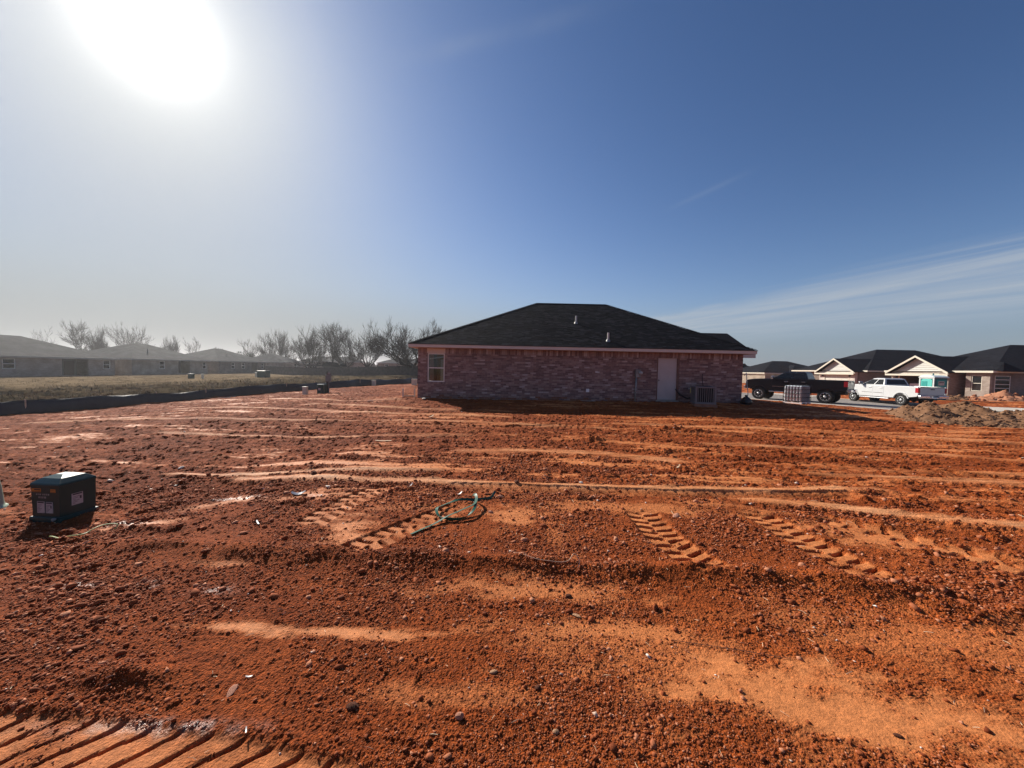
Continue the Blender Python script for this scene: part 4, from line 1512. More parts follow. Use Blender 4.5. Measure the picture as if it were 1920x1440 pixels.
# houses beyond the back fence
for i, (x, y, L, lab) in enumerate([(-60, 104, 15, 'low grey roofed house beyond the fence, between the bare trees'),
                                    (-40, 110, 14, 'low house with pale grey roof behind the board fence and shed'),
                                    (-25, 103, 13, 'low house with wide grey roof behind the last fence boards')]):
    far_house(lab, (x, y, .25), 0, L, 9, 2.3, 1.5, M['far_brick_grey'], M['far_roof_grey'], M['grey_trim'], [(2, 3.2, .9, 2.1)], ridge=(3.5, L - 3.5), group='houses beyond the back fence')
sh = thing('shed', 'dark rounded shed against the board fence', 'shed', (-38.2, 79.6, ground_z(-38.2, 79.6)), R(-8))
MB().box(-1.9, 1.9, -1.2, 1.2, -.3, 2.0).build('shed_wall', M['fence_wood'], sh)
MB().prism([(-2.1, 2.0), (2.1, 2.0), (1.7, 2.65), (.9, 2.95), (-.9, 2.95), (-1.7, 2.65)], -1.4, 1.4).build('shed_roof', M['far_roof_dark'], sh)
MB().box(-.5, .4, -1.24, -1.2, -.2, 1.8).build('door', M['door_brown'], sh)
pg = thing('pergola', 'low dark pergola roof showing above the board fence', 'pergola', (-44.0, 84.5, ground_z(-44, 84.5)), R(-6))
for sx in (-1.8, 1.8):
    for sy in (-1.3, 1.3):
        MB().box(sx - .08, sx + .08, sy - .08, sy + .08, -.3, 2.3).build('post', M['fence_wood'], pg)
MB().box(-2.2, 2.2, -1.7, 1.7, 2.3, 2.5).build('pergola_roof', M['fence_wood'], pg)
for k in range(8):
    MB().box(-2.3 + k * .62, -2.2 + k * .62, -1.9, 1.9, 2.5, 2.6).build('slat', M['fence_wood'], pg)

# board fence along the back
fn = thing('board_fence', 'long weathered board fence under the row of bare trees', 'fence', (0, 0, 0))
fpts = [(-64, 93), (-50, 83), (-38, 77.5), (-27, 74), (-16, 70.0), (-6, 67.0), (2, 65)]
frnd = random.Random(9)
for (ax_, ay_), (bx_, by_) in zip(fpts[:-1], fpts[1:]):
    Lf = math.hypot(bx_ - ax_, by_ - ay_)
    ns = max(1, round(Lf / 2.44))
    ang = math.atan2(by_ - ay_, bx_ - ax_)
    for k in range(ns):
        px, py = ax_ + (bx_ - ax_) * k / ns, ay_ + (by_ - ay_) * k / ns
        zb = ground_z(px, py)
        sg = MB()
        wseg = Lf / ns
        m_ = int(wseg / .145)
        T = Matrix.Translation((px, py, zb)) @ Matrix.Rotation(ang, 4, 'Z')
        for q_ in range(m_):
            hh = 1.82 + frnd.uniform(-.03, .03)
            sg.box(q_ * wseg / m_, (q_ + .93) * wseg / m_, frnd.uniform(-.01, .0), .02, -.15, hh, M=T)
        sg.box(0, wseg, .02, .06, .3, .39, M=T)
        sg.box(0, wseg, .02, .06, 1.4, 1.49, M=T)
        sg.build('fence_panel', M['fence_wood'], fn)
        MB().box(-.05, .05, .02, .12, -.3, 1.9, M=T).build('post', M['fence_wood'], fn)

# ---------- silt fence
sfn = thing('silt_fence', 'low black fabric silt fence curving along the edge of the red dirt', 'fence', (0, 0, 0))
fy = np.concatenate([np.arange(7, 40.01, .35)])
pts = []
srn = random.Random(4)
for y in fy:
    x = float(np.interp(y, FEN_Y, FEN_X)) + .12 * math.sin(y * 1.9)
    pts.append((x, float(y)))
fab = MB()
nrow = 5
for i, (x, y) in enumerate(pts):
    zb = base_height(np.array([x]), np.array([y]))[0] - .10
    near_st = abs(((y - 7) / 2.1) % 1 - .5) * 2
    top = .60 + .05 * near_st + .05 * math.sin(y * .83)
    for k in range(nrow):
        t = k / (nrow - 1)
        fab.v.append((x + .10 * math.sin(t * 3) * (1 - near_st) - .14 * t, y, zb + top * t))
for i in range(len(pts) - 1):
    for k in range(nrow - 1):
        a = i * nrow + k
        fab.f.append((a, a + nrow, a + nrow + 1, a + 1))
        fab.m.append(0)
fo = fab.build('fabric', M['silt'], sfn, smooth=True)
sd = fo.modifiers.new('solid', 'SOLIDIFY')
sd.thickness = .006
for y in np.arange(7.2, 40, 2.1):
    x = float(np.interp(y, FEN_Y, FEN_X))
    zb = ground_z(x, y)
    MB().box(x - .20, x - .165, y - .018, y + .018, zb - .2, zb + .60).build('stake', M['stake'] if int(y * 10) % 3 == 0 else M['fence_wood'], sfn)

# ------------------------------------------------------------------ vehicles
M['paint_white'] = mat('white_car_paint', (0.57, 0.57, 0.57), 0.3, var=0.02, coat=0.6)
M['paint_navy'] = mat('dark_navy_car_paint', (0.003, 0.0035, 0.007), 0.35, var=0.1, spec=.25, coat=0.25)
M['car_glass'] = mat('car_glass', (0.006, 0.007, 0.008), 0.08, var=0.1, spec=0.35)
M['car_glass_clear'] = mat_glass('windshield_glass', (0.45, 0.5, 0.5), 1.3)
M['tyre'] = mat('tyre', (0.016, 0.015, 0.015), 0.85, var=0.2)
M['rim'] = mat('alloy_rim', (0.62, 0.62, 0.63), 0.35, 0.75, var=0.05)
M['chrome'] = mat('chrome', (0.70, 0.70, 0.72), 0.18, 0.95, var=0.03)
M['tail_red'] = mat('tail_lamp', (0.36, 0.012, 0.02), 0.2, var=0.1, spec=0.6)
M['head_lens'] = mat('head_lamp', (0.60, 0.60, 0.60), 0.12, var=0.05, spec=0.7)
M['tail_grey'] = mat('tailgate_paint', (0.5, 0.5, 0.5), 0.35, var=0.03, coat=0.4)


def arc(cx, cz, r, a0, a1, n=9):
    return [(cx + r * math.cos(R(a0 + (a1 - a0) * i / n)), cz + r * math.sin(R(a0 + (a1 - a0) * i / n))) for i in range(n + 1)]


def pickup(label, loc, rz, paint, lift=0.0, tr=.42, chrome_trim=True, gate=None, wb=4.06, bed=2.30, group=None):
    t = thing('pickup_truck', label, 'pickup truck', loc, rz, group)
    gate = gate or paint
    w = 1.0
    fa_, ra_ = wb / 2, -wb / 2
    nose, tail = fa_ + .98, ra_ - 1.22
    u = lift
    cabr = tail + bed            # rear of the cab
    ra0 = math.degrees(math.asin((.52 + u - tr) / (tr + .13)))
    rb = tr + .13
    bz = .52 + u
    side = [(nose - .02, bz + .08), (nose, .80 + u), (nose - .04, 1.20 + u), (nose - .12, 1.29 + u), (fa_ + .30, 1.37 + u), (1.28, 1.42 + u), (cabr, 1.44 + u), (tail + .02, 1.43 + u), (tail, 1.36 + u), (tail, .80 + u), (tail + .08, .70 + u)]
    side += [(ra_ - rb - .02, bz + .10)] + arc(ra_, tr, rb, 180 - ra0, ra0)[0:] + [(ra_ + rb + .05, bz)]
    side += [(fa_ - rb - .05, bz)] + arc(fa_, tr, rb, 180 - ra0, ra0) + [(fa_ + rb + .04, bz + .06)]
    b = MB()
    b.prism(side, w - .09, w)
    b.prism(side, -w, -w + .09)
    hood = [(nose - .06, .62 + u), (nose - .06, 1.20 + u), (nose - .16, 1.315 + u), (fa_ + .3, 1.40 + u), (1.20, 1.46 + u), (1.20, .62 + u)]
    b.prism(hood, -w + .09, w - .09)
    b.box(cabr, 1.20, -w + .09, w - .09, bz, 1.42 + u)
    b.box(tail + .06, cabr, -w + .09, w - .09, .72 + u, .92 + u)
    body = fix_normals(b.build('body', paint, t, bevel=.022))
    und = MB().box(tail + .2, nose - .3, -.45, .45, .45 + u * .8, .66 + u)
    und.tube([(fa_, -.85, tr), (fa_, .85, tr)], .06, 8)
    und.tube([(ra_, -.85, tr), (ra_, .85, tr)], .06, 8)
    und.lathe([(.05, -.16), (.17, -.06), (.17, .06), (.05, .16)], 12, M=Matrix.Translation((ra_, 0, tr)))
    und.build('chassis', M['black'], t)
    # cab above the belt line: four pillars, roof, glass set in
    z0, z1 = 1.43 + u, 1.965 + u
    xb0, xb1, xt0, xt1 = cabr + .02, 1.32, cabr + .22, .42
    wb_, wt_ = w - .03, w - .23
    c = MB()
    c.hexa([(xb0, -wb_, z0), (xb1, -wb_, z0), (xb1, wb_, z0), (xb0, wb_, z0)], [(xt0, -wt_, z1), (xt1, -wt_, z1), (xt1, wt_, z1), (xt0, wt_, z1)])
    cab = c.build('cab', paint, t, bevel=.05, seg=3)
    rf = MB()
    rf.hexa([(xt0 - .01, -wt_ - .01, z1 - .03), (xt1 + .01, -wt_ - .01, z1 - .03), (xt1 + .01, wt_ + .01, z1 - .03), (xt0 - .01, wt_ + .01, z1 - .03)],
            [(xt0 + .15, -wt_ + .12, z1 + .035), (xt1 - .18, -wt_ + .12, z1 + .035), (xt1 - .18, wt_ - .12, z1 + .035), (xt0 + .15, wt_ - .12, z1 + .035)])
    rf.build('roof_panel', paint, cab, bevel=.02)

    def sp(fx, fz, s, off):
        """A point of the cab's side face: fx 0 rear..1 front, fz 0 belt..1 roof."""
        x = (xb0 + (xb1 - xb0) * fx) * (1 - fz) + (xt0 + (xt1 - xt0) * fx) * fz
        return (x, s * (wb_ + (wt_ - wb_) * fz + off), z0 + (z1 - z0) * fz)
    mid = .455
    for s in (-1, 1):
        for lo, hi, nm in ((.07, mid - .02, 'rear'), (mid + .02, .925, 'front')):
            q = [(lo, .10), (hi, .10), (hi if nm == 'rear' else .945, .88), (lo, .88)]
            if nm == 'front':
                q = [(lo, .10), (.955, .10), (.955, .80), (.93, .88), (lo, .88)]
            inn = [sp(a, c_, s, -.01) for a, c_ in q]
            out = [sp(a, c_, s, .006) for a, c_ in q]
            n = len(q)
            g = MB().add(inn + out, [tuple(range(n)), tuple(range(2 * n - 1, n - 1, -1))] + [(i, i + n, (i + 1) % n + n, (i + 1) % n) for i in range(n)])
            fix_normals(g.build('side_window', M['car_glass'], cab))
    ws = []
    for off in (-.008, .008):
        for fy_, fz in ((-.90, .08), (.90, .08), (.88, .90), (-.88, .90)):
            x = xb1 + (xt1 - xb1) * fz
            y = fy_ * (wb_ + (wt_ - wb_) * fz)
            ws.append((x + off * .7, y, z0 + (z1 - z0) * fz + off * .7))
    fix_normals(MB().add(ws, [(0, 1, 2, 3), (7, 6, 5, 4), (0, 4, 5, 1), (1, 5, 6, 2), (2, 6, 7, 3), (3, 7, 4, 0)]).build('windshield', M['car_glass'], cab))
    ws = []
    for off in (-.008, .008):
        for fy_, fz in ((-.86, .14), (.86, .14), (.84, .86), (-.84, .86)):
            x = xb0 + (xt0 - xb0) * fz
            y = fy_ * (wb_ + (wt_ - wb_) * fz)
            ws.append((x - off, y, z0 + (z1 - z0) * fz + off * .4))
    fix_normals(MB().add(ws, [(0, 1, 2, 3), (7, 6, 5, 4), (0, 4, 5, 1), (1, 5, 6, 2), (2, 6, 7, 3), (3, 7, 4, 0)]).build('rear_window', M['car_glass'], cab))
    # doors: skins a little proud, with gaps, handles as sub-parts
    dm = cabr + (1.28 - cabr) * .47
    for s in (-1, 1):
        for x0, x1 in ((cabr + .06, dm - .012), (dm + .012, 1.22)):
            xx0 = max(x0, ra_ + rb + .06)
            poly = [(x0 if x0 == xx0 else x0, 1.40 + u), (x1, 1.40 + u), (x1, bz + .06), (xx0, bz + .06), (x0, bz + .5)]
            a, e = (w - .01, w + .008) if s > 0 else (-w - .008, -w + .01)
            d = fix_normals(MB().prism(poly, a, e).build('door', paint, t, bevel=.006))
            hx = x0 + .10
            MB().box(hx, hx + .24, s * (w + .03) - .014, s * (w + .03) + .014, 1.215 + u, 1.255 + u).build('handle', M['chrome'] if chrome_trim else paint, d, bevel=.008)
            if lift:
                MB().box(x0 + .05, x1 - .05, s * (w + .012) - .006, s * (w + .012) + .006, bz + .30, bz + .335).build('trim_strip', M['chrome'], d)
        # running board, mirror, arch flare
        MB().box(fa_ - rb - .15, ra_ + rb + .30, s * (w - .02) - .10, s * (w - .02) + .10, bz - .12, bz - .06).build('running_board', M['chrome'] if lift else M['rim'], t, bevel=.02)
        mr = MB().box(1.06, 1.20, s * (w + .02), s * (w + .30), 1.42 + u, 1.66 + u)
        mo_ = mr.build('mirror', M['black_gloss'] if not lift else M['chrome'], t, bevel=.03)
        MB().tube([(1.12, s * (w - .05), 1.44 + u), (1.13, s * (w + .1), 1.47 + u)], .03, 6).build('mirror_arm', M['black_gloss'], mo_)
        fl = MB()
        for ax0 in (fa_, ra_):
            o_, i_ = arc(ax0, tr, rb + .06, 180 - ra0, ra0, 10), arc(ax0, tr, rb - .005, 180 - ra0, ra0, 10)
            pl = o_ + i_[::-1]
            n = len(o_)
            a, e = (w - .02, w + .03) if s > 0 else (-w - .03, -w + .02)
            vs = [(x, a, z) for x, z in o_] + [(x, a, z) for x, z in i_] + [(x, e, z) for x, z in o_] + [(x, e, z) for x, z in i_]
            fs = []
            for i in range(n - 1):
                fs += [(i, i + 1, n + i + 1, n + i), (2 * n + i, 3 * n + i, 3 * n + i + 1, 2 * n + i + 1), (i, 2 * n + i, 2 * n + i + 1, i + 1), (n + i, n + i + 1, 3 * n + i + 1, 3 * n + i)]
            fix_normals(MB().add(vs, fs).build('arch_flare', paint, t))
        MB().box(nose - .16, nose + .005, s * (w - .30) - .20, s * (w - .10) + .10 if s > 0 else s * (w - .30) + .20, 1.00 + u, 1.19 + u).build('headlight', M['head_lens'], t, bevel=.02) if s > 0 else \
            MB().box(nose - .16, nose + .005, -w - .0, -w + .38, 1.00 + u, 1.19 + u).build('headlight', M['head_lens'], t, bevel=.02)
        y0, y1 = (w - .13, w + .006) if s > 0 else (-w - .006, -w + .13)
        MB().box(tail - .02, tail + .20, y0, y1, .98 + u, 1.36 + u).build('taillight', M['tail_red'], t, bevel=.015)
        # wheels
        for ax0 in (fa_, ra_):
            T = Matrix.Translation((ax0, s * (w - .15), tr)) @ Matrix.Rotation(math.pi if s < 0 else 0, 4, 'Z')
            ty = MB().lathe([(tr * .60, -.13), (tr * .80, -.145), (tr * .94, -.135), (tr, -.10), (tr, .10), (tr * .94, .135), (tr * .80, .145), (tr * .60, .13)], 28, 'y', M=T)
            for k in range(28):
                a = 2 * math.pi * k / 28
                T2 = T @ Matrix.Rotation(a, 4, 'Y') @ Matrix.Translation((tr - .002, 0, 0))
                ty.box(-.012, .012, -.11, .11, -.022, .022, M=T2)
            wo_ = fix_normals(ty.build('wheel', M['tyre'], t))
            rm = MB().lathe([(tr * .60, .10), (tr * .62, .135), (tr * .58, .138), (tr * .55, .08), (tr * .20, .055), (.0, .055)], 28, 'y', M=T, mi=0)
            dk = MB().lathe([(tr * .56, .05), (tr * .56, .075), (0.0, .078)], 24, 'y', M=T)
            for k in range(8):
                T2 = T @ Matrix.Rotation(2 * math.pi * (k + .5) / 8, 4, 'Y')
                rm.hexa([(.05, .075, -.045), (tr * .57, .085, -.030), (tr * .57, .085, .030), (.05, .075, .045)], [(.05, .125, -.035), (tr * .57, .132, -.022), (tr * .57, .132, .022), (.05, .125, .035)])
                rm.v[-8:] = [tuple(T2 @ Vector(p)) for p in rm.v[-8:]]
            rm.lathe([(.085, .06), (.085, .14), (.06, .155), (0.0, .157)], 14, 'y', M=T)
            r_ = fix_normals(rm.build('rim', M['rim'], wo_))
            fix_normals(dk.build('brake_disc', M['black'], wo_))
    MB().box(tail - .01, tail + .06, -w + .14, w - .14, .84 + u, 1.40 + u).build('tailgate', gate, t, bevel=.015)
    MB().box(tail - .035, tail - .01, -.14, .14, 1.22 + u, 1.28 + u).build('tailgate_handle', M['black_gloss'], t, bevel=.008)
    MB().box(tail - .02, tail + .05, -w + .16, w - .16, 1.37 + u, 1.43 + u).build('tailgate_cap', M['black_gloss'], t, bevel=.01)
    bp_ = MB()
    bp_.box(tail - .20, tail - .01, -w + .02, -.32, .60 + u, .80 + u)
    bp_.box(tail - .20, tail - .01, .32, w - .02, .60 + u, .80 + u)
    bp_.box(tail - .17, tail - .01, -.32, .32, .58 + u, .70 + u)
    rbm = bp_.build('rear_bumper', M['chrome'], t, bevel=.03)
    MB().box(tail - .182, tail - .172, -.16, .16, .60 + u, .69 + u).build('number_plate', M['plate'], rbm)
    MB().box(tail - .32, tail - .1, -.04, .04, .48 + u, .56 + u).build('tow_hitch', M['black'], t)
    fb = MB().box(nose - .06, nose + .13, -w + .03, w - .03, .55 + u, .80 + u)
    fb.build('front_bumper', M['chrome'], t, bevel=.04)
    gm2 = MB().box(nose - .04, nose + .01, -.62, .62, .84 + u, 1.20 + u)
    for k in range(4):
        gm2.box(nose + .01, nose + .03, -.60, .60, .87 + u + k * .085, .91 + u + k * .085)
    gm2.build('grille', M['chrome'], t, bevel=.01)
    return t


dt = pickup('dark navy lifted crew cab pickup parked on the street beside the white cage tank', (22.35, 29.25, -.335), math.atan2(.80, -.60), M['paint_navy'], lift=.27, tr=.49, wb=4.30, bed=2.25)
wt = pickup('white crew cab pickup with red tail lamps parked in front of the teal toilet', (29.05, 28.54, -.335), math.atan2(1.0, .03), M['paint_white'], lift=.03, tr=.42, gate=M['tail_grey'], wb=4.06, bed=2.5)
wt.scale = (0.955, 0.955, 0.955)
# load in the white truck's bed
ld = thing('wrapped_bundle', 'white wrapped bundle in the open garage behind the white pickup', 'bundle', (45.6, 40.8, -.1))
MB().box(-.8, .8, -.9, .9, .12, 1.15).build('bundle_wrap', M['plate'], ld, bevel=.06)
MB().box(-.85, .85, -.95, .95, -.02, .12).build('pallet', M['stake'], ld)

# ------------------------------------------------------------------ portable toilet
M['teal'] = mat('teal_plastic', (0.025, 0.30, 0.27), 0.45, var=0.08)
M['teal_light'] = mat('pale_teal_plastic', (0.10, 0.50, 0.44), 0.45, var=0.08)
M['teal_dark'] = mat('deep_teal_plastic', (0.012, 0.15, 0.15), 0.5, var=0.1)
M['roof_white'] = mat('translucent_white_plastic', (0.62, 0.68, 0.66), 0.4, var=0.05)
pt = thing('portable_toilet', 'teal portable toilet with domed white roof behind the white pickup', 'portable toilet', (35.95, 31.55, -.30))
MB().box(-.60, .60, -.60, .60, 0, .14).build('base_skid', M['teal_dark'], pt, bevel=.02)
shell = MB().box(-.56, .56, -.56, .56, .14, 2.0).build('shell', M['teal_dark'], pt, bevel=.05)
pn_ = MB()
for k in range(5):
    pn_.box(-.44 + k * .19, -.34 + k * .19, -.585, -.56, .30, .95)
pn_.build('wall_rib', M['teal_dark'], shell)
MB().box(-.36, .42, -.578, -.56, 1.05, 1.85).build('wall_panel', M['teal'], shell, bevel=.01)
sg_ = MB().box(-.24, .26, -.588, -.578, 1.38, 1.72).build('sign', mat('sign_board', (0.50, 0.46, 0.40), 0.6), pt)
sb_ = MB()
for a, b, z in ((-.17, -.06, 1.62), (-.04, .08, 1.62), (.10, .19, 1.62)):
    sb_.box(a, b, -.591, -.588, z - .03, z + .03)
sb_.build('sign_print', M['black'], sg_)
fr_ = MB()
fr_.box(-.60, -.54, -.58, -.46, .14, 2.02)
fr_.box(-.60, -.54, .46, .58, .14, 2.02)
fr_.box(-.60, -.54, -.46, .46, 1.92, 2.02)
fr_.build('door_frame', M['roof_white'], pt, bevel=.02)
ds = MB()
ds.prism([(-.42, .20), (.42, .20), (.42, 1.80), (.30, 1.88), (0, 1.91), (-.30, 1.88), (-.42, 1.80)], -.595, -.57, axis='x')
dr_ = ds.build('door', M['teal_light'], pt, bevel=.015)
MB().box(-.61, -.595, -.06, .36, .35, 1.72).build('door_panel', M['teal'], dr_, bevel=.02)
MB().box(-.615, -.595, -.36, -.28, .98, 1.12).build('door_latch', M['teal_dark'], dr_)
rfm = MB()
prof = [(-.63, 1.99), (-.63, 2.06), (-.50, 2.14), (-.28, 2.21), (0, 2.24), (.28, 2.21), (.50, 2.14), (.63, 2.06), (.63, 1.99)]
rfm.prism(prof, -.63, .63, axis='x')
fix_normals(rfm.build('roof', M['roof_white'], pt, bevel=.03))
MB().tube([(.35, .35, 2.1), (.35, .35, 2.38)], .05, 10).build('vent_pipe', M['teal_dark'], pt)

# ------------------------------------------------------------------ caged tank
M['tank'] = mat('milky_tank', (0.60, 0.65, 0.70), 0.5, var=0.08, scale=3)
M['cage'] = mat('cage_steel', (0.02, 0.02, 0.022), 0.9, 0.0, spec=.05)
ibc = thing('caged_tank', 'white plastic liquid tank in a dark steel cage beside the dark pickup', 'tank', (17.29, 22.0, gz(17.29, 22.0) + .0), math.atan2(.50, .87))
WX, WY = 1.17, .98
pal = MB()
for k in range(3):
    pal.box(k * (WX - .14) / 2, k * (WX - .14) / 2 + .14, 0, WY, 0, .10)
pal.box(0, WX, 0, .12, .10, .14)
pal.box(0, WX, WY - .12, WY, .10, .14)
pal.box(0, WX, WY / 2 - .06, WY / 2 + .06, .10, .14)
pal.build('pallet', M['plate'], ibc)
MB().box(.03, WX - .03, .03, WY - .03, .15, 1.10).build('tank_body', M['tank'], ibc, bevel=.07, seg=3)
MB().lathe([(.14, 1.09), (.14, 1.14), (.0, 1.145)], 16, M=Matrix.Translation((WX / 2, WY / 2, 0))).build('filler_cap', M['black_gloss'], ibc)
cg = MB()
for k in range(9):
    x = .0 + k * WX / 8
    for yy in (0, WY):
        cg.tube([(x, yy, .14), (x, yy, 1.13)], .015, 6)
for k in range(1, 6):
    y = k * WY / 6
    for xx in (0, WX):
        cg.tube([(xx, y, .14), (xx, y, 1.13)], .015, 6)
for z in (.16, .40, .64, .88, 1.13):
    cg.tube([(0, 0, z), (WX, 0, z), (WX, WY, z), (0, WY, z), (0, 0, z)], .015, 6)
for x in (WX * .33, WX * .66):
    cg.tube([(x, 0, 1.13), (x, WY, 1.13)], .014, 6)
cg.build('cage', M['cage'], ibc)

# ------------------------------------------------------------------ dirt mounds
def mound(name, label, cx, cy, peaks, ext, m, seed, kind=None, res=.07, clod=.10, n_st=900, ssz=.05, hollows=()):
    xs_ = np.arange(cx - ext[0], cx + ext[1], res)
    ys_ = np.arange(cy - ext[2], cy + ext[3], res)
    XX, YY = np.meshgrid(xs_, ys_)
    H = np.full(XX.shape, -.30)
    for px, py, hgt, rx, ry in peaks:
        d = np.sqrt(((XX - px) / rx) ** 2 + ((YY - py) / ry) ** 2)
        H = np.maximum(H, hgt * (1.12 * np.clip(1 - d, -1, 1)))
    for hx, hy, hd, hr in hollows:
        H = H - hd * np.exp(-((XX - hx) / hr) ** 2 - ((YY - hy) / (hr * 1.2)) ** 2) * (H > -.1)
    base = base_height(XX.ravel(), YY.ravel()).reshape(XX.shape)
    lump = sstep(-.15, .12, H)
    H = H + lump * (clod * 1.7 * fbm(XX * 1.7, YY * 1.7, seed, 5, .6) + clod * .55 * np.maximum(bumps(XX / .30 + .5 * pn(XX * 3, YY * 3, 5), YY / .30 + .5 * pn(XX * 3, YY * 3, 6), seed + 1, .6), .6 * bumps(XX / .16, YY / .16, seed + 2, .7)))
    n0, n1 = XX.shape
    v = np.stack([XX, YY, base + H], -1).reshape(-1, 3)
    i, j = np.meshgrid(np.arange(n0 - 1), np.arange(n1 - 1), indexing='ij')
    a = (i * n1 + j).ravel()
    F = np.stack([a, a + 1, a + n1 + 1, a + n1], -1)
    keep = (v[F, 2] - base.reshape(-1)[F]).max(1) > -.12
    o_ = thing(name, label, 'dirt mound', (0, 0, 0))
    me = bpy.data.meshes.new('mound_soil')
    me.from_pydata(v.tolist(), [], F[keep].tolist())
    me.polygons.foreach_set('use_smooth', [True] * len(me.polygons))
    me.materials.append(m)
    so_ = bpy.data.objects.new('mound_soil', me)
    C.objects.link(so_)
    so_.parent = o_
    rg = np.random.default_rng(seed)
    ii = rg.integers(0, n0 * n1, n_st * 3)
    ii = ii[(H.ravel()[ii] > -.05)][:n_st]
    s = ssz * np.exp(.5 * rg.standard_normal(len(ii)))
    me2 = stones_mesh('clods', v[ii, 0], v[ii, 1], v[ii, 2] + s * .3, np.minimum(s, .2), rg)
    me2.materials.append(m)
    cl_ = bpy.data.objects.new('clods', me2)
    C.objects.link(cl_)
    cl_.parent = o_
    cl_['kind'] = 'stuff'
    return o_


M['soil_brown'] = island_mat('brown_topsoil', (0.145, 0.070, 0.034), (0.20, 0.102, 0.052), (0.30, 0.175, 0.10))
nn_ = M['soil_brown'].node_tree
mound('dirt_mound', 'mound of cloddy brown topsoil heaped in front of the white pickup', 18.0, 14.5,
      [(17.75, 15.6, .60, 1.25, 1.7), (19.0, 15.4, .66, 2.0, 2.0), (20.5, 14.8, .42, 2.4, 1.9), (16.5, 14.3, .18, 1.1, 1.0), (19.9, 13.2, .22, 2.6, 1.3), (17.6, 13.9, .20, 1.8, 1.0)],
      (4.4, 6.5, 3.5, 3.2), M['soil_brown'], 301, n_st=2600, ssz=.026, hollows=((18.15, 14.85, .42, .42), (19.6, 14.6, .18, .5)))
M['soil_red'] = island_mat('red_spoil', (0.26, 0.092, 0.045), (0.36, 0.14, 0.07), (0.44, 0.20, 0.11))
mound('dirt_mound', 'small heap of red earth against the unfinished brick house', 43.2, 32.3,
      [(43.4, 32.6, .75, 1.8, 1.5), (41.4, 32.4, .3, 2.2, 1.3), (45.6, 32.2, .35, 2.5, 1.5)], (4.5, 5, 2.5, 2.5), M['soil_red'], 311, n_st=300, res=.12)
mound('dirt_mound', 'low brown spoil ridge on the kerb beside the teal toilet', 38.6, 32.0,
      [(38.0, 32.4, .30, 1.8, 1.0), (40.0, 33.0, .25, 2.2, 1.2)], (3, 4, 1.8, 2), M['soil_brown'], 317, n_st=200, res=.12)

# ------------------------------------------------------------------ green utility box
M['util_green'] = mat('dark_green_paint', (0.005, 0.040, 0.036), 0.38, var=0.12, scale=4, bump=.05, bscale=30, coat=.1, spec=.3)
M['label_white'] = mat('label_sticker', (0.42, 0.38, 0.37), 0.6, var=0.05)
M['label_orange'] = mat('orange_sticker', (0.55, 0.20, 0.03), 0.6, var=0.06)
tx, ty_ = -5.06, 4.10
tzg = gz(-5.1, 4.2) - .03
tr_ = thing('utility_box', 'dark green utility box with white warning labels on the red dirt', 'utility box', (tx, ty_, tzg), R(-4))
S1, S2, HT = .345, .335, .43
bx_ = MB()
bx_.hexa([(-S1 - .0, 0, 0), (0, 0, 0), (0, S2, 0), (-S1, S2, 0)], [(-S1 - .012, -.006, HT), (.006, -.006, HT), (.006, S2 + .006, HT), (-S1 - .012, S2 + .006, HT)])
bx_.build('cabinet', M['util_green'], tr_, bevel=.008)
sk = MB()
sk.hexa([(-S1 - .03, -.03, -.08), (.03, -.03, -.08), (.03, S2 + .03, -.08), (-S1 - .03, S2 + .03, -.08)], [(-S1 - .02, -.02, .07), (.02, -.02, .07), (.02, S2 + .02, .07), (-S1 - .02, S2 + .02, .07)])
sk.build('skirt', M['util_green'], tr_, bevel=.008)
lid = MB()
c0 = [(-S1 - .016, -.010), (.010, -.010), (.010, S2 + .010), (-S1 - .016, S2 + .010)]
cxm, cym = -S1 / 2, S2 / 2
lid.v = [(x, y, HT - .012) for x, y in c0]
rings = [(1.0, HT + .006), (.96, HT + .022), (.66, HT + .066), (.25, HT + .094)]
for k, zz in rings:
    lid.v += [(cxm + (x - cxm) * k, cym + (y - cym) * k, zz) for x, y in c0]
for r_ in range(4):
    for k in range(4):
        lid.f.append((r_ * 4 + k, r_ * 4 + (k + 1) % 4, (r_ + 1) * 4 + (k + 1) % 4, (r_ + 1) * 4 + k))
lid.f += [(16, 17, 18, 19), (3, 2, 1, 0)]
lid.m = [0] * len(lid.f)
lid.build('lid', M['util_green'], tr_, bevel=.006)
fy0 = -.0085


def sticker(name, x0, x1, z0, z1, m, face='f', bars=(), parent=tr_):
    mb = MB()
    yo = -.0035
    if face == 'f':
        mb.box(x0, x1, yo - .004, yo + .004, z0, z1)
    else:
        mb.box(-yo - .003, -yo + .005, x0, x1, z0, z1)
    o = mb.build(name, m, parent)
    if bars:
        b = MB()
        for a0, a1, b0, b1 in bars:
            xa, xb = x0 + (x1 - x0) * a0, x0 + (x1 - x0) * a1
            za, zb = z0 + (z1 - z0) * b0, z0 + (z1 - z0) * b1
            if face == 'f':
                b.box(xa, xb, yo - .0055, yo - .004, za, zb)
            else:
                b.box(-yo + .005, -yo + .0065, xa, xb, za, zb)
        b.build('label_print', M['black_gloss'], o)
    return o


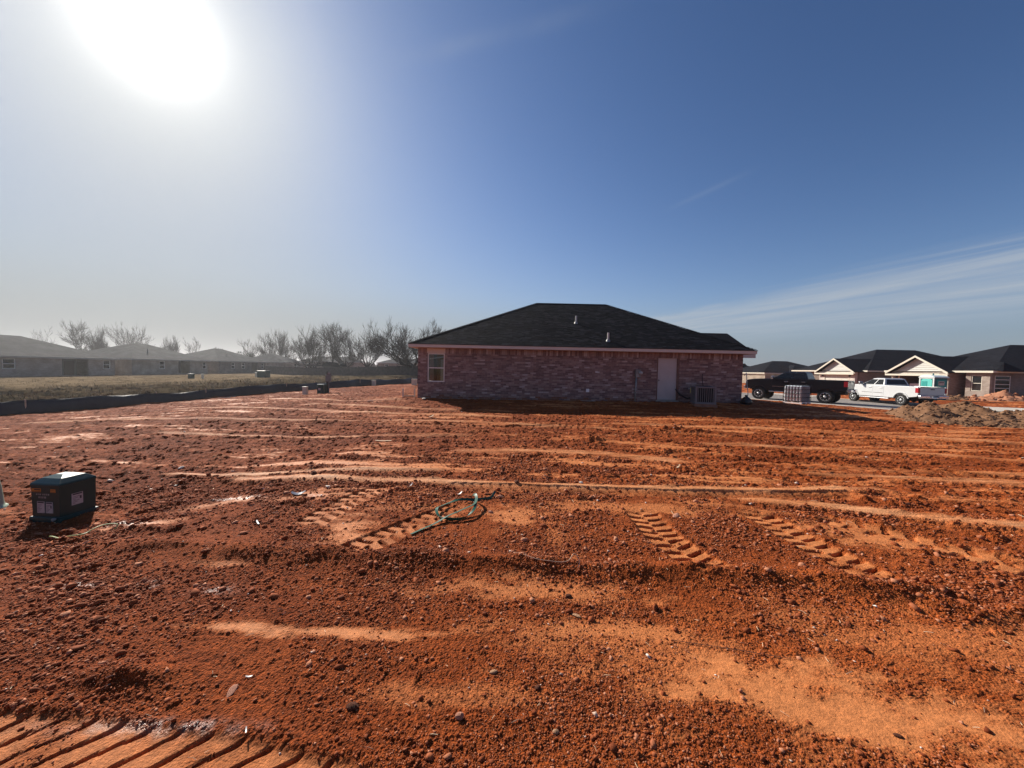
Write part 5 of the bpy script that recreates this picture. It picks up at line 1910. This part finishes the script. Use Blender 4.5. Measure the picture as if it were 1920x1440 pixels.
lines = [(.08, .92, .86, .97)] + [(.1, .1 + .7 * ((k * 37 % 11) / 16 + .3), .12 + k * .115, .15 + k * .115) for k in range(6)]
sticker('warning_label', -.275, -.185, .115, .245, M['label_white'], 'f', lines)
sticker('warning_label', -.165, -.085, .115, .240, M['label_white'], 'f', lines + [(.70, .86, .45, .70)])
sticker('warning_label', .10, .205, .17, .305, M['label_white'], 's', lines + [(.70, .86, .45, .70)])
sticker('hazard_strip', -S1 + .005, -.225, .352, .392, M['label_orange'], 'f', [(.06, .94, .12, .26), (.3, .94, .55, .85)])
sticker('hazard_strip', -.105, -.045, .352, .388, M['label_orange'], 'f', [(.1, .9, .10, .22), (.1, .9, .55, .7)])
sticker('stencil', -.285, -.225, .318, .334, M['galv'], 'f', [(.28, .36, 0, 1), (.60, .70, 0, 1)])
sticker('stencil', -.205, -.125, .318, .334, M['galv'], 'f', [(.2, .28, 0, 1), (.5, .58, 0, 1), (.74, .82, 0, 1)])
sticker('stencil', -.255, -.165, .282, .302, M['galv'], 'f', [(.2, .28, 0, 1), (.45, .53, 0, 1), (.7, .78, 0, 1)])
lk = MB().lathe([(.018, 0), (.018, .02), (.010, .03)], 10, 'y', M=Matrix.Translation((-.03, -.05, .06)))
lk.build('lock', M['galv'], tr_)
# the pale green pedestal at the frame's edge
M['ped_green'] = mat('pale_green_plastic', (0.30, 0.37, 0.27), 0.5, var=0.08)
pd = thing('cable_pedestal', 'pale green domed cable pedestal beside the green utility box', 'pedestal', (-6.36, 4.36, gz(-6.2, 4.4) - .02))
MB().lathe([(.215, -.05), (.215, .015), (.195, .02), (.185, .06), (.17, .25), (.145, .40), (.12, .48), (.07, .53), (.02, .545)], 24).build('cover', M['ped_green'], pd, smooth=True)


# ------------------------------------------------------------------ small things on the dirt
def ground_line(pts, lift, n=8):
    out = []
    P = [Vector((p[0], p[1], p[2] if len(p) > 2 else 0)) for p in pts]
    for i in range(len(P) - 1):
        p0, p1, p2, p3 = P[max(i - 1, 0)], P[i], P[i + 1], P[min(i + 2, len(P) - 1)]
        for k in range(n):
            t = k / n
            q = .5 * ((2 * p1) + (p2 - p0) * t + (2 * p0 - 5 * p1 + 4 * p2 - p3) * t * t + (3 * p1 - p0 - 3 * p2 + p3) * t ** 3)
            out.append(Vector((q.x, q.y, gz(q.x, q.y) + lift + q.z)))
    out.append(Vector((P[-1].x, P[-1].y, gz(P[-1].x, P[-1].y) + lift + P[-1].z)))
    # a stiff strap bridges the small clods instead of following each one
    for _ in range(6):
        zz = [p.z for p in out]
        for i in range(1, len(out) - 1):
            out[i].z = max((zz[i - 1] + zz[i] + zz[i + 1]) / 3, gz(out[i].x, out[i].y) + lift * .4)
    return out


def ribbon(name, pts, w, th, m, parent=None, twist=None):
    mb = MB()
    n = len(pts)
    for i, p in enumerate(pts):
        t = (pts[min(i + 1, n - 1)] - pts[max(i - 1, 0)]).normalized()
        s = t.cross(Vector((0, 0, 1))).normalized()
        a = twist[i] if twist else 0.0
        up = Vector((0, 0, 1))
        s2 = s * math.cos(a) + up * math.sin(a)
        nn = s2.cross(t).normalized() * th
        for q in (p + s2 * w + nn, p - s2 * w + nn, p - s2 * w - nn, p + s2 * w - nn):
            mb.v.append(tuple(q))
    for i in range(n - 1):
        for k in range(4):
            mb.f.append((i * 4 + k, i * 4 + (k + 1) % 4, i * 4 + 4 + (k + 1) % 4, i * 4 + 4 + k))
    mb.f += [(3, 2, 1, 0), tuple((n - 1) * 4 + k for k in range(4))]
    mb.m = [0] * len(mb.f)
    return mb.build(name, m, parent)


M['strap'] = mat('green_strap', (0.008, 0.075, 0.042), 0.45, var=0.15, scale=14, spec=.35)
stp = [(-.985, 3.65), (-.86, 3.84), (-.73, 4.00, .02), (-.56, 4.17, .05), (-.43, 4.30, .07), (-.405, 4.44, .09), (-.43, 4.58, .10), (-.47, 4.66, .06)]
stp2 = [(-.20, 4.92, .03), (-.25, 4.76, .0), (-.42, 4.67, .0), (-.62, 4.60, .02), (-.78, 4.46, .03), (-.855, 4.30, .05), (-.80, 4.12, .04), (-.70, 4.03, .02), (-.55, 4.02, .02), (-.46, 4.09, .03), (-.405, 4.24, .06), (-.41, 4.42, .07)]
st_ = thing('plastic_strap', 'loop of flat green plastic strapping lying on the red dirt', 'strap', (0, 0, 0))
L1, L2 = ground_line(stp, .012), ground_line(stp2, .012)
ribbon('strap_band', L1, .017, .0015, M['strap'], st_, [.2 + .9 * sstep(.7, 1, i / len(L1)) for i in range(len(L1))])
ribbon('strap_band', L2, .017, .0015, M['strap'], st_, [.5 + .8 * math.sin(i * .13) for i in range(len(L2))])
wr_ = ground_line([(-4.63, 3.66, .01), (-4.45, 3.61), (-4.24, 3.59, .01), (-4.22, 3.66, .04), (-4.20, 3.76, .07), (-4.10, 3.80, .05), (-4.08, 3.76)], .012)
w_o2 = MB().tube(wr_, .006, 6).build('wire', mat('yellow_green_wire', (0.42, 0.46, 0.16), 0.5), smooth=True)
tag(w_o2, 'yellow green wire curled on the dirt beside the green utility box', 'wire')
w2_ = ground_line([(.13, 3.12, .02), (.25, 3.07, .02), (.38, 3.05, .02), (.50, 3.05, .03), (.56, 3.10, .06), (.60, 3.06, .03), (.585, 3.02)], .010)
o_ = MB().tube(w2_, .0035, 5).build('string', mat('pale_string', (0.55, 0.36, 0.24), 0.8), smooth=True)
tag(o_, 'thin pale string lying along the ridge of clods', 'string')
o_ = MB().tube(ground_line([(1.05, 2.27), (1.35, 2.21), (1.7, 2.14)], .006), .002, 5).build('string', mat('brown_string', (0.25, 0.12, 0.07), 0.9))
tag(o_, 'thin brown string across the smooth dirt by the pale patch', 'string')

M['stone_pink'] = mat('pale_pink_stone', (0.42, 0.19, 0.12), 0.9, var=.2, scale=20, bump=.5)
M['stone_white'] = mat('whitish_stone', (0.60, 0.54, 0.47), 0.85, var=.12, scale=20, bump=.4)
M['stone_dark'] = mat('dark_clod', (0.13, 0.040, 0.017), 0.95, var=.25, scale=25, bump=.7)
M['stone_tan'] = mat('tan_stone', (0.40, 0.22, 0.12), 0.9, var=.2, scale=22, bump=.5)


def stone(label, x, y, s, m, seed, flat=.7, lon=1.3):
    import bmesh
    bm = bmesh.new()
    bmesh.ops.create_icosphere(bm, subdivisions=2, radius=1)
    rr = random.Random(seed)
    pl = [Vector((rr.gauss(0, 1), rr.gauss(0, 1), rr.gauss(0, 1))).normalized() for _ in range(9)]
    for v_ in bm.verts:
        k = 1.0
        for n_ in pl:
            d = v_.co.normalized().dot(n_)
            if d > .05:
                k = min(k, (.72 + .2 * ((n_.x * 7) % 1)) / d)
        v_.co = v_.co.normalized() * k
        v_.co.x *= lon
        v_.co.z *= flat
    me = bpy.data.meshes.new('stone')
    bm.to_mesh(me)
    bm.free()
    me.materials.append(m)
    o = bpy.data.objects.new('stone', me)
    C.objects.link(o)
    s *= .68
    o.scale = (s, s, s)
    o.rotation_euler = (rr.uniform(-.2, .2), rr.uniform(-.2, .2), rr.uniform(0, 6.28))
    o.location = (x, y, gz(x, y) + s * flat * .35)
    tag(o, label, 'stone')
    return o


for k, (lab, x, y, s, m, fl, lo) in enumerate([
        ('pink stone at the free end of the green strap', -.12, 4.83, .042, 'stone_pink', .6, 1.4),
        ('rounded pink stone just inside the open side of the strap loop', -.22, 4.30, .040, 'stone_pink', .7, 1.3),
        ('small pink stone above the deep lug tracks', 1.97, 4.30, .055, 'stone_pink', .45, 1.8),
        ('white chip far from the green box, on rough soil', -5.64, 6.27, .050, 'stone_white', .5, 1.5),
        ('dark clod standing on the upper scraped strip', -3.02, 5.62, .060, 'stone_dark', .8, 1.1),
        ('dark clod on the long scraped strip above the strap', .10, 5.38, .055, 'stone_dark', .75, 1.3),
        ('white chip between the scraped strip and the first tyre print', -2.35, 5.10, .030, 'stone_white', .5, 1.5),
        ('tan stone with a long shadow, largest in the gravel near the camera', -.07, 2.00, .022, 'stone_tan', .65, 1.7),
        ('dark red stone beside the tan stone in the gravel', .17, 1.90, .022, 'stone_dark', .7, 1.3),
        ('squarish red clod among the gravel by the ridge of soil', -.22, 1.72, .028, 'stone_pink', .8, 1.2),
        ('oval tan pebble at the very edge of the gravel', .24, 1.67, .020, 'stone_tan', .8, 1.4),
        ('blocky dark stone in a hollow above the big tread print', -.76, 1.77, .034, 'stone_dark', .7, 1.5),
        ('flat pale stone lying on gravel above the big tread print', -1.42, 1.85, .034, 'stone_pink', .4, 1.9),
        ('dark stone in the middle of the pale smooth patch', 1.86, 1.68, .018, 'stone_dark', .6, 1.8),
        ('flat tan stone by the streak of smooth dirt', .48, 2.50, .030, 'stone_tan', .35, 2.0),
        ('dark stone casting shadow on the smooth middle strip', .46, 2.72, .030, 'stone_dark', .7, 1.3),
        ('white fleck beside the faint tread marks', 1.06, 5.45, .040, 'stone_white', .6, 1.3),
        ('pale chunk on the dirt near the wooden stakes', -6.35, 16.6, .17, 'stone_pink', .7, 1.5),
        ('big dark clod beside the topsoil mound', 14.2, 12.6, .13, 'stone_dark', .7, 1.5),
        ('whitish stone at the brick house wall foot', -4.05, 17.0, .13, 'stone_white', .5, 1.6)]):
    stone(lab, x, y, s, M[m], 500 + k, fl, lo)


def scrap(name, label, cat, x, y, l, w, rz, m, curl=.02, lift=.012):
    mb = MB()
    n = 8
    for i in range(n + 1):
        t = i / n - .5
        z = curl * (4 * t * t) + lift
        for sy in (-1, 1):
            mb.v.append((t * l, sy * w / 2 * (1 - .3 * abs(t)), z))
        for sy in (-1, 1):
            mb.v.append((t * l, sy * w / 2 * (1 - .3 * abs(t)), z + .003))
    for i in range(n):
        a = i * 4
        mb.f += [(a, a + 4, a + 5, a + 1), (a + 2, a + 3, a + 7, a + 6), (a, a + 2, a + 6, a + 4), (a + 1, a + 5, a + 7, a + 3)]
    mb.m = [0] * len(mb.f)
    o = mb.build(name, m)
    o.location = (x, y, gz(x, y))
    o.rotation_euler = (0, 0, rz)
    return tag(o, label, cat)


M['scrap_white'] = mat('white_plastic_scrap', (0.78, 0.76, 0.70), 0.45, var=.06)
M['scrap_wood'] = mat('wood_offcut', (0.62, 0.44, 0.28), 0.8, var=.15, scale=20)
scrap('plastic_scrap', 'curled white plastic scrap beyond the strap loop', 'scrap', -.68, 4.88, .10, .022, .7, M['scrap_white'], .03)
scrap('plastic_scrap', 'thin upright white sliver above the strap on the rough soil', 'scrap', -1.42, 5.22, .09, .014, 1.2, M['scrap_white'], .03)
scrap('plastic_scrap', 'bright sliver in the gravel above the big tread print', 'scrap', -1.38, 1.92, .035, .008, .1, M['scrap_white'], .004, .02)
scrap('plastic_scrap', 'short white stick at the edge of the big tread print', 'scrap', -1.18, 1.62, .035, .006, -1.0, M['scrap_white'], .004, .02)
scrap('plastic_scrap', 'white stick lying on rough soil between box and tracks', 'scrap', -2.66, 3.85, .13, .014, -.8, M['scrap_white'], .01)
scrap('wood_offcut', 'forked pale wood offcut on the dirt past the scraped strip', 'wood', 2.95, 6.45, .26, .03, .9, M['scrap_wood'], .02)
scrap('wood_offcut', 'pale lath on the rough soil before the house shadow', 'wood', -2.90, 8.35, .36, .06, .05, M['scrap_wood'], .01)
scrap('wood_offcut', 'crossed pale laths on the dirt in front of the window', 'wood', -2.75, 12.4, .40, .05, 1.1, M['scrap_wood'], .05)
scrap('paper_scrap', 'crumpled grey wrapper on pale soil near the first tyre print', 'scrap', -2.75, 4.75, .16, .09, .4, mat('grey_wrapper', (0.16, 0.16, 0.19), 0.3), .03)
scrap('paper_scrap', 'flat white sheet scrap along the wall of the brick house', 'scrap', 3.55, 17.15, .7, .14, 0, M['scrap_white'], .01, .03)
scrap('plastic_scrap', 'white scrap at the foot of the silt fence', 'scrap', -17.3, 22.4, 1.0, .16, 1.2, M['scrap_white'], .03, .02)

def litter():
    n = 1500
    r = np.exp(RNG.uniform(math.log(1.6), math.log(15), n))
    a = np.radians(RNG.uniform(-58, 58, n))
    x, y = r * np.sin(a), r * np.cos(a)
    keep = RNG.uniform(0, 1, n) < np.clip(.3 + 1.2 * fbm(x * .5, y * .5, 151, 3) - .25 * np.clip(x / 6, -1, 1), 0.03, 1) * .5
    x, y, r = x[keep], y[keep], r[keep]
    z, _ = SURF(x, y)
    s = np.minimum(.0048 * np.exp(.5 * RNG.standard_normal(len(x))) * np.clip(r / 2.2, .8, 3.2), .035)
    me = stones_mesh('pale_grit', x, y, z + s * .4, s, RNG, (.3, .6), True)
    me.materials.append(island_mat('pale_chip', (0.42, 0.26, 0.18), (0.60, 0.48, 0.40), (0.75, 0.70, 0.64), .6))
    o = bpy.data.objects.new('pale_grit', me)
    C.objects.link(o)
    o['kind'] = 'stuff'
    # straw
    n = 300
    r = np.exp(RNG.uniform(math.log(1.6), math.log(11), n))
    a = np.radians(RNG.uniform(-58, 58, n))
    x, y = r * np.sin(a), r * np.cos(a)
    z, _ = SURF(x, y)
    mb = MB()
    for i in range(n):
        an, L = RNG.uniform(0, 6.28), RNG.uniform(.008, .022) * min(2.2, max(1, r[i] / 2.5))
        p = Vector((x[i], y[i], z[i] + .006))
        d = Vector((math.cos(an), math.sin(an), RNG.uniform(-.05, .3))) * L
        k = Vector((RNG.uniform(-.2, .2), RNG.uniform(-.2, .2), .1)) * L
        mb.tube([p - d, p + k, p + d], .0011 * min(2.5, max(1, r[i] / 2)), 3)
    o = mb.build('straw', M['scrap_wood'], stuff=True)


litter()
# stakes at the house corner
for lab, x, y, hgt in (('pinkish wooden stake a step out from the house corner', -5.32, 18.05, .42), ('pinkish wooden stake touching the corner of the brick house', -4.78, 18.15, .42)):
    zb = gz(x, y)
    s_ = thing('wooden_stake', lab, 'stake', (x, y, zb))
    MB().box(-.03, .03, -.02, .02, -.2, hgt).build('stake_shaft', M['trim_pink'], s_)
bz_ = MB().box(-5.29, -4.80, 18.08, 18.11, gz(-5.05, 18.1) + .02, gz(-5.05, 18.1) + .09).build('board', M['stake'])
tag(bz_, 'flat board on the dirt joining two stakes at the house corner', 'board')

# utility pieces along the silt fence
M['cream_ped'] = mat('cream_plastic', (0.60, 0.54, 0.42), 0.5, var=.06)


def pedestal(label, x, y, h, w, m):
    t = thing('cable_pedestal', label, 'pedestal', (x, y, gz(x, y) - .02), group='pedestals along the silt fence')
    MB().box(-w / 2, w / 2, -w / 2, w / 2, -.1, h * .86).build('pedestal_case', m, t, bevel=.02)
    MB().box(-w / 2 - .015, w / 2 + .015, -w / 2 - .015, w / 2 + .015, h * .86, h).build('lid', m, t, bevel=.03)
    return t


pedestal('cream cable pedestal standing alone by the silt fence', -12.77, 22.8, .50, .24, M['cream_ped'])
pedestal('small cream pedestal where the silt fence ends', -12.5, 33.4, .50, .30, M['cream_ped'])
pedestal('pale pedestal at the end of the silt fence, close to the house corner', -9.15, 34.6, .62, .42, M['cream_ped'])
b1 = thing('utility_box', 'small dark utility box beside the wooden meter post', 'utility box', (-11.95, 23.2, gz(-11.95, 23.2)))
MB().box(-.20, .20, -.2, .2, -.1, .50).build('cabinet', M['util_green'], b1, bevel=.015)
MB().box(-.22, .22, -.22, .22, .50, .58).build('lid', M['util_green'], b1, bevel=.03)
MB().box(-.12, .02, -.205, -.2, .2, .34).build('warning_label', M['label_white'], b1)
po = thing('meter_post', 'weathered wooden post with meter boxes beside a dark utility box', 'post', (-11.72, 23.5, gz(-11.72, 23.5)))
MB().box(-.07, .07, -.05, .05, -.2, 1.36).build('post_shaft', M['fence_wood'], po)
MB().box(-.10, .24, -.12, -.05, .72, 1.16).build('meter_box', M['metal_grey'], po, bevel=.01)
MB().lathe([(.08, 0), (.075, -.06), (.03, -.09)], 12, 'y', M=Matrix.Translation((.15, -.12, 1.26))).build('meter_dome', M['galv'], po)
MB().tube([(.10, -.09, .72), (.10, -.09, -.1)], .025, 6).build('conduit', M['metal_grey'], po)
b2 = thing('utility_box', 'squat dark utility box on the lawn before the last hazy houses', 'utility box', (-39.0, 58.0, ground_z(-39, 58)))
MB().box(-.65, .65, -.6, .6, -.1, .95).build('cabinet', M['util_green'], b2, bevel=.02)
MB().box(-.68, .68, -.63, .63, .95, 1.05).build('lid', M['util_green'], b2, bevel=.03)
pedestal('pale pedestal beside the squat box on the far lawn', -40.4, 58.4, .75, .3, M['cream_ped'])
b3 = thing('utility_box', 'small dark utility box on the lawn of the tan house', 'utility box', (-43.6, 50.2, ground_z(-43.6, 50.2)))
MB().box(-.25, .25, -.25, .25, -.1, .56).build('cabinet', M['util_green'], b3, bevel=.02)
MB().box(-.28, .28, -.28, .28, .56, .66).build('lid', M['util_green'], b3, bevel=.03)
pedestal('pale pedestal beside the small box on the lawn of the tan house', -42.4, 50.6, .66, .22, M['cream_ped'])

# ------------------------------------------------------------------ dry grass on the bank
def tufts():
    n = 9000
    x = RNG.uniform(-62, -8, n)
    y = RNG.uniform(10, 66, n)
    fx = np.interp(y, FEN_Y, FEN_X)
    ok = ((x < fx - .3) | ((y > 41) & (x < -8))) & (np.abs(np.arctan2(x, y)) < R(60))
    d = fbm(x * .35, y * .35, 131, 3)
    ok &= RNG.uniform(-.4, .5, n) < d
    x, y = x[ok], y[ok]
    z, _ = SURF(x, y)
    n = len(x)
    nb = 5
    a = RNG.uniform(0, 6.28, (n, nb))
    hgt = RNG.uniform(.08, .30, (n, nb)) * np.where(x < -36, .35, 1)[:, None]
    w = .022
    bx = x[:, None] + .12 * RNG.standard_normal((n, nb))
    by = y[:, None] + .12 * RNG.standard_normal((n, nb))
    P = np.empty((n, nb, 3, 3))
    P[..., 0, 0], P[..., 0, 1], P[..., 0, 2] = bx - np.sin(a) * w, by + np.cos(a) * w, z[:, None] - .03
    P[..., 1, 0], P[..., 1, 1], P[..., 1, 2] = bx + np.sin(a) * w, by - np.cos(a) * w, z[:, None] - .03
    P[..., 2, 0], P[..., 2, 1], P[..., 2, 2] = bx + np.cos(a) * hgt * .7, by + np.sin(a) * hgt * .7, z[:, None] + hgt
    P = P.reshape(-1, 3)
    me = bpy.data.meshes.new('dry_grass')
    me.from_pydata(P.tolist(), [], np.arange(len(P)).reshape(-1, 3).tolist())
    me.materials.append(island_mat('dry_grass_blades', (0.06, 0.048, 0.03), (0.10, 0.08, 0.05), (0.17, 0.135, 0.085)))
    o = bpy.data.objects.new('dry_grass', me)
    C.objects.link(o)
    o['kind'] = 'stuff'


tufts()


# ------------------------------------------------------------------ trees
def bare_tree(label, x, y, H, spread, seed, limbs=5, trunk_h=.18, lean=0.0, dense=1.0, tr_r=.32, low=.35, group='bare winter trees along the skyline'):
    rr = random.Random(seed)
    t = thing('bare_tree', label, 'tree', (x, y, base_z(x, y)), rr.uniform(-.3, .3), group)
    tk, cr = MB(), MB()

    def grow(p, d, L, r, lvl, maxl):
        n = 4 if lvl < 2 else 3
        pts, rad = [p], [r]
        q, dd = Vector(p), Vector(d)
        for i in range(n):
            up = .10 + .07 * lvl
            dd = (dd + Vector((rr.gauss(0, .17), rr.gauss(0, .17), rr.gauss(0, .12) + up * .42))).normalized()
            q = q + dd * (L / n)
            pts.append(Vector(q))
            rad.append(r * (1 - .62 * (i + 1) / n))
        (tk if lvl <= 1 else cr).tube(pts, rad, 6 if lvl == 0 else (5 if lvl == 1 else 3), cap=lvl < 2)
        if lvl >= maxl:
            return
        k = (0, 6, 6, 7, 4)[lvl] if lvl else 0
        k = max(2, round(k * dense))
        for j in range(k):
            f = rr.uniform(.28, 1.0) if j < k - 1 else 1.0
            idx = min(n - 1, int(f * n))
            s = f * n - idx
            b = pts[idx].lerp(pts[idx + 1], min(1, s)) if idx < n else pts[-1]
            tan = (pts[min(idx + 1, n)] - pts[idx]).normalized()
            ax = Vector((rr.gauss(0, 1), rr.gauss(0, 1), rr.gauss(0, .6)))
            ax = (ax - tan * ax.dot(tan)).normalized()
            ang = rr.uniform(.35, 1.0) if j < k - 1 else rr.uniform(.05, .3)
            nd = (tan * math.cos(ang) + ax * math.sin(ang)).normalized()
            if nd.z < -.15:
                nd.z *= -.3
                nd.normalize()
            grow(b, nd, L * rr.uniform(.50, .72) * (1.0 if j < k - 1 else .9), max(rad[idx] * .60, .034), lvl + 1, maxl)
    th = H * trunk_h
    base = Vector((0, 0, -.3))
    top = Vector((lean * th, 0, th))
    tk.tube([base, base.lerp(top, .12), base.lerp(top, .5), top], [tr_r * 1.45, tr_r * 1.1, tr_r, tr_r * .95], 9)
    for i in range(limbs):
        a = 2 * math.pi * (i + rr.uniform(-.25, .25)) / limbs
        out = spread / H * rr.uniform(.75, 1.35)
        if i == 0:
            out *= .3
        d = Vector((math.cos(a) * out, math.sin(a) * out, rr.uniform(low, 1.0))).normalized()
        grow(top - Vector((0, 0, th * rr.uniform(0, .25))), d, H * rr.uniform(.42, .55), tr_r * rr.uniform(.42, .62), 1, 4)
    # scale so that height and spread are as wanted
    allv = tk.v + cr.v
    zt = sorted(v_[2] for v_ in allv)[int(len(allv) * .998)]
    rs_ = sorted(math.hypot(v_[0], v_[1]) for v_ in allv)[int(len(allv) * .985)]
    kz, kx = H / zt, (spread / 2) / rs_
    for mb in (tk, cr):
        mb.v = [(v_[0] * (1 + (kx - 1) * min(1, max(0, v_[2] / th))), v_[1] * (1 + (kx - 1) * min(1, max(0, v_[2] / th))), v_[2] * kz) for v_ in mb.v]
    tk.build('trunk', M['bark'], t, smooth=True)
    cr.build('crown', M['twig'], t, stuff=True)
    return t


def base_z(x, y):
    return ground_z(x, y)


TREES = [
    ('large wide bare tree half hidden by the roof of the brick house', -19.4, 72.5, 10.6, 16.5, 7, .15, 1.15, .50, .05),
    ('tall vase shaped bare tree above the dark shed', -33.6, 86, 12.2, 13.5, 7, .14, 1.05, .34, .45),
    ('broad low forking bare tree beside the pergola', -38.9, 86, 10.6, 10.5, 6, .12, 1.0, .34, .15),
    ('tallest bare tree with a straight upright trunk, beside the pergola', -44.2, 91, 13.2, 10.0, 5, .42, 1.0, .30, .6),
    ('bushy bare tree at the end of the fence row, behind the meter post', -47.6, 88, 11.6, 9.2, 7, .10, 1.15, .30, .4),
    ('big round bare tree standing behind the last hazy house', -67.0, 106, 12.4, 11.5, 7, .12, 1.1, .36, .3),
    ('thin pale bare tree beside the big round one behind the houses', -80.0, 113, 10.0, 8.0, 5, .2, .8, .24, .5),
    ('slim bare tree over the roof ridge of the dark brick house', -103.0, 120, 10.8, 6.5, 4, .28, .75, .22, .6),
    ('dense bushy bare tree over the dip between tan and dark houses', -109.5, 119, 10.6, 7.0, 7, .08, 1.2, .22, .45),
    ('low thin bare tree over the slope of the tan house roof', -119, 121, 8.8, 6.5, 4, .2, .75, .2, .5),
    ('tall bare tree rising over the ridge of the tan house', -113.5, 110, 13.6, 12.0, 6, .24, .9, .28, .5),
    ('twin limbed bare tree over the gap between grey and tan houses', -121.5, 105, 13.2, 9.5, 4, .10, .95, .32, .75),
    ('dense upright bare tree beside the twin limbed one', -112.5, 101, 11.4, 5.5, 7, .06, 1.15, .24, .75),
    ('faint slender bare tree over the roof slope of the grey house', -133.0, 105, 11.6, 7.0, 4, .25, .7, .24, .6)]
for i, (lab, x, y, H, S_, lm, thh, dn, r0, lw) in enumerate(TREES):
    bare_tree(lab, x, y, H - max(0, base_z(x, y)) * .0, S_, 900 + i * 7, lm, thh, 0.0, dn, r0, lw)


def evergreen(label, x, y, H, Wd, seed, n=900):
    rr = random.Random(seed)
    t = thing('evergreen_tree', label, 'tree', (x, y, base_z(x, y)), 0, 'dark evergreens behind the houses')
    MB().tube([(0, 0, -.3), (0, 0, H * .4), (.1, 0, H * .8)], [.25, .18, .06], 6).build('trunk', M['bark'], t)
    cr = MB()
    lob = [(rr.uniform(-.35, .35) * Wd, rr.uniform(-.3, .3) * Wd, H * rr.uniform(.45, .85), rr.uniform(.14, .24) * Wd) for _ in range(9)]
    for i in range(n):
        cx, cy, cz, cr_ = rr.choice(lob)
        d = Vector((rr.gauss(0, 1), rr.gauss(0, 1), rr.gauss(0, .8))).normalized() * cr_ * rr.uniform(.55, 1.1)
        p = Vector((cx, cy, cz)) + d
        a = Vector((rr.gauss(0, 1), rr.gauss(0, 1), rr.gauss(0, 1))).normalized()
        b = a.cross(d).normalized()
        s = rr.uniform(.12, .28)
        cr.add([p - a * s, p + a * s * .6 + b * s * .5, p + b * s], [(0, 1, 2)])
    cr.build('crown', M['cedar'], t, stuff=True)


evergreen('dark rounded evergreen above the roof of the dark brick house', -80.5, 100, 7.0, 5.5, 41)
evergreen('small dark evergreen behind the roof slope of the grey house', -128.0, 100, 7.2, 3.2, 42)
evergreen('dark bushy evergreen between the grey and tan house roofs', -115.0, 99, 6.0, 5.0, 43)
evergreen('dark scrub evergreen behind the last hazy house', -71.0, 101, 6.0, 7.0, 44)
M['far_wood'] = mat('distant_wood', (0.10, 0.09, 0.08), 1.0, var=.3)


def far_wood():
    n = 9000
    a = R(1) * RNG.uniform(-62, 50, n)
    r = RNG.uniform(170, 300, n)
    x, y = r * np.sin(a), r * np.cos(a)
    hh = 5.0 * np.clip(.35 + 1.2 * fbm(a * 9, a * 0, 141, 3), .0, 1.2) * RNG.uniform(.2, 1, n)
    ang = RNG.uniform(0, 6.28, n)
    s = RNG.uniform(.3, .9, n)
    P = np.empty((n, 3, 3))
    P[:, 0] = np.stack([x - np.cos(ang) * s, y - np.sin(ang) * s, hh * .5], -1)
    P[:, 1] = np.stack([x + np.cos(ang) * s, y + np.sin(ang) * s, hh * .6], -1)
    P[:, 2] = np.stack([x + RNG.uniform(-.4, .4, n), y, hh + .8], -1)
    P = P.reshape(-1, 3)
    me = bpy.data.meshes.new('distant_treeline')
    me.from_pydata(P.tolist(), [], np.arange(len(P)).reshape(-1, 3).tolist())
    me.materials.append(M['far_wood'])
    o = bpy.data.objects.new('distant_treeline', me)
    C.objects.link(o)
    o['kind'] = 'stuff'


far_wood()

# ------------------------------------------------------------------ haze
hz = MB().box(-3400, 3400, -3400, 3400, -3.0, 16.0).build('haze', bpy.data.materials.new('haze_air'))
hz['kind'] = 'stuff'
hm = hz.data.materials[0]
hm.use_nodes = True
hn, hl = hm.node_tree.nodes, hm.node_tree.links
hn.clear()
ho = hn.new('ShaderNodeOutputMaterial')
pv = hn.new('ShaderNodeVolumePrincipled')
pv.inputs['Color'].default_value = (0.93, 0.95, 1.0, 1)
pv.inputs['Density'].default_value = 0.00052
pv.inputs['Anisotropy'].default_value = 0.75
hl.new(pv.outputs[0], ho.inputs['Volume'])
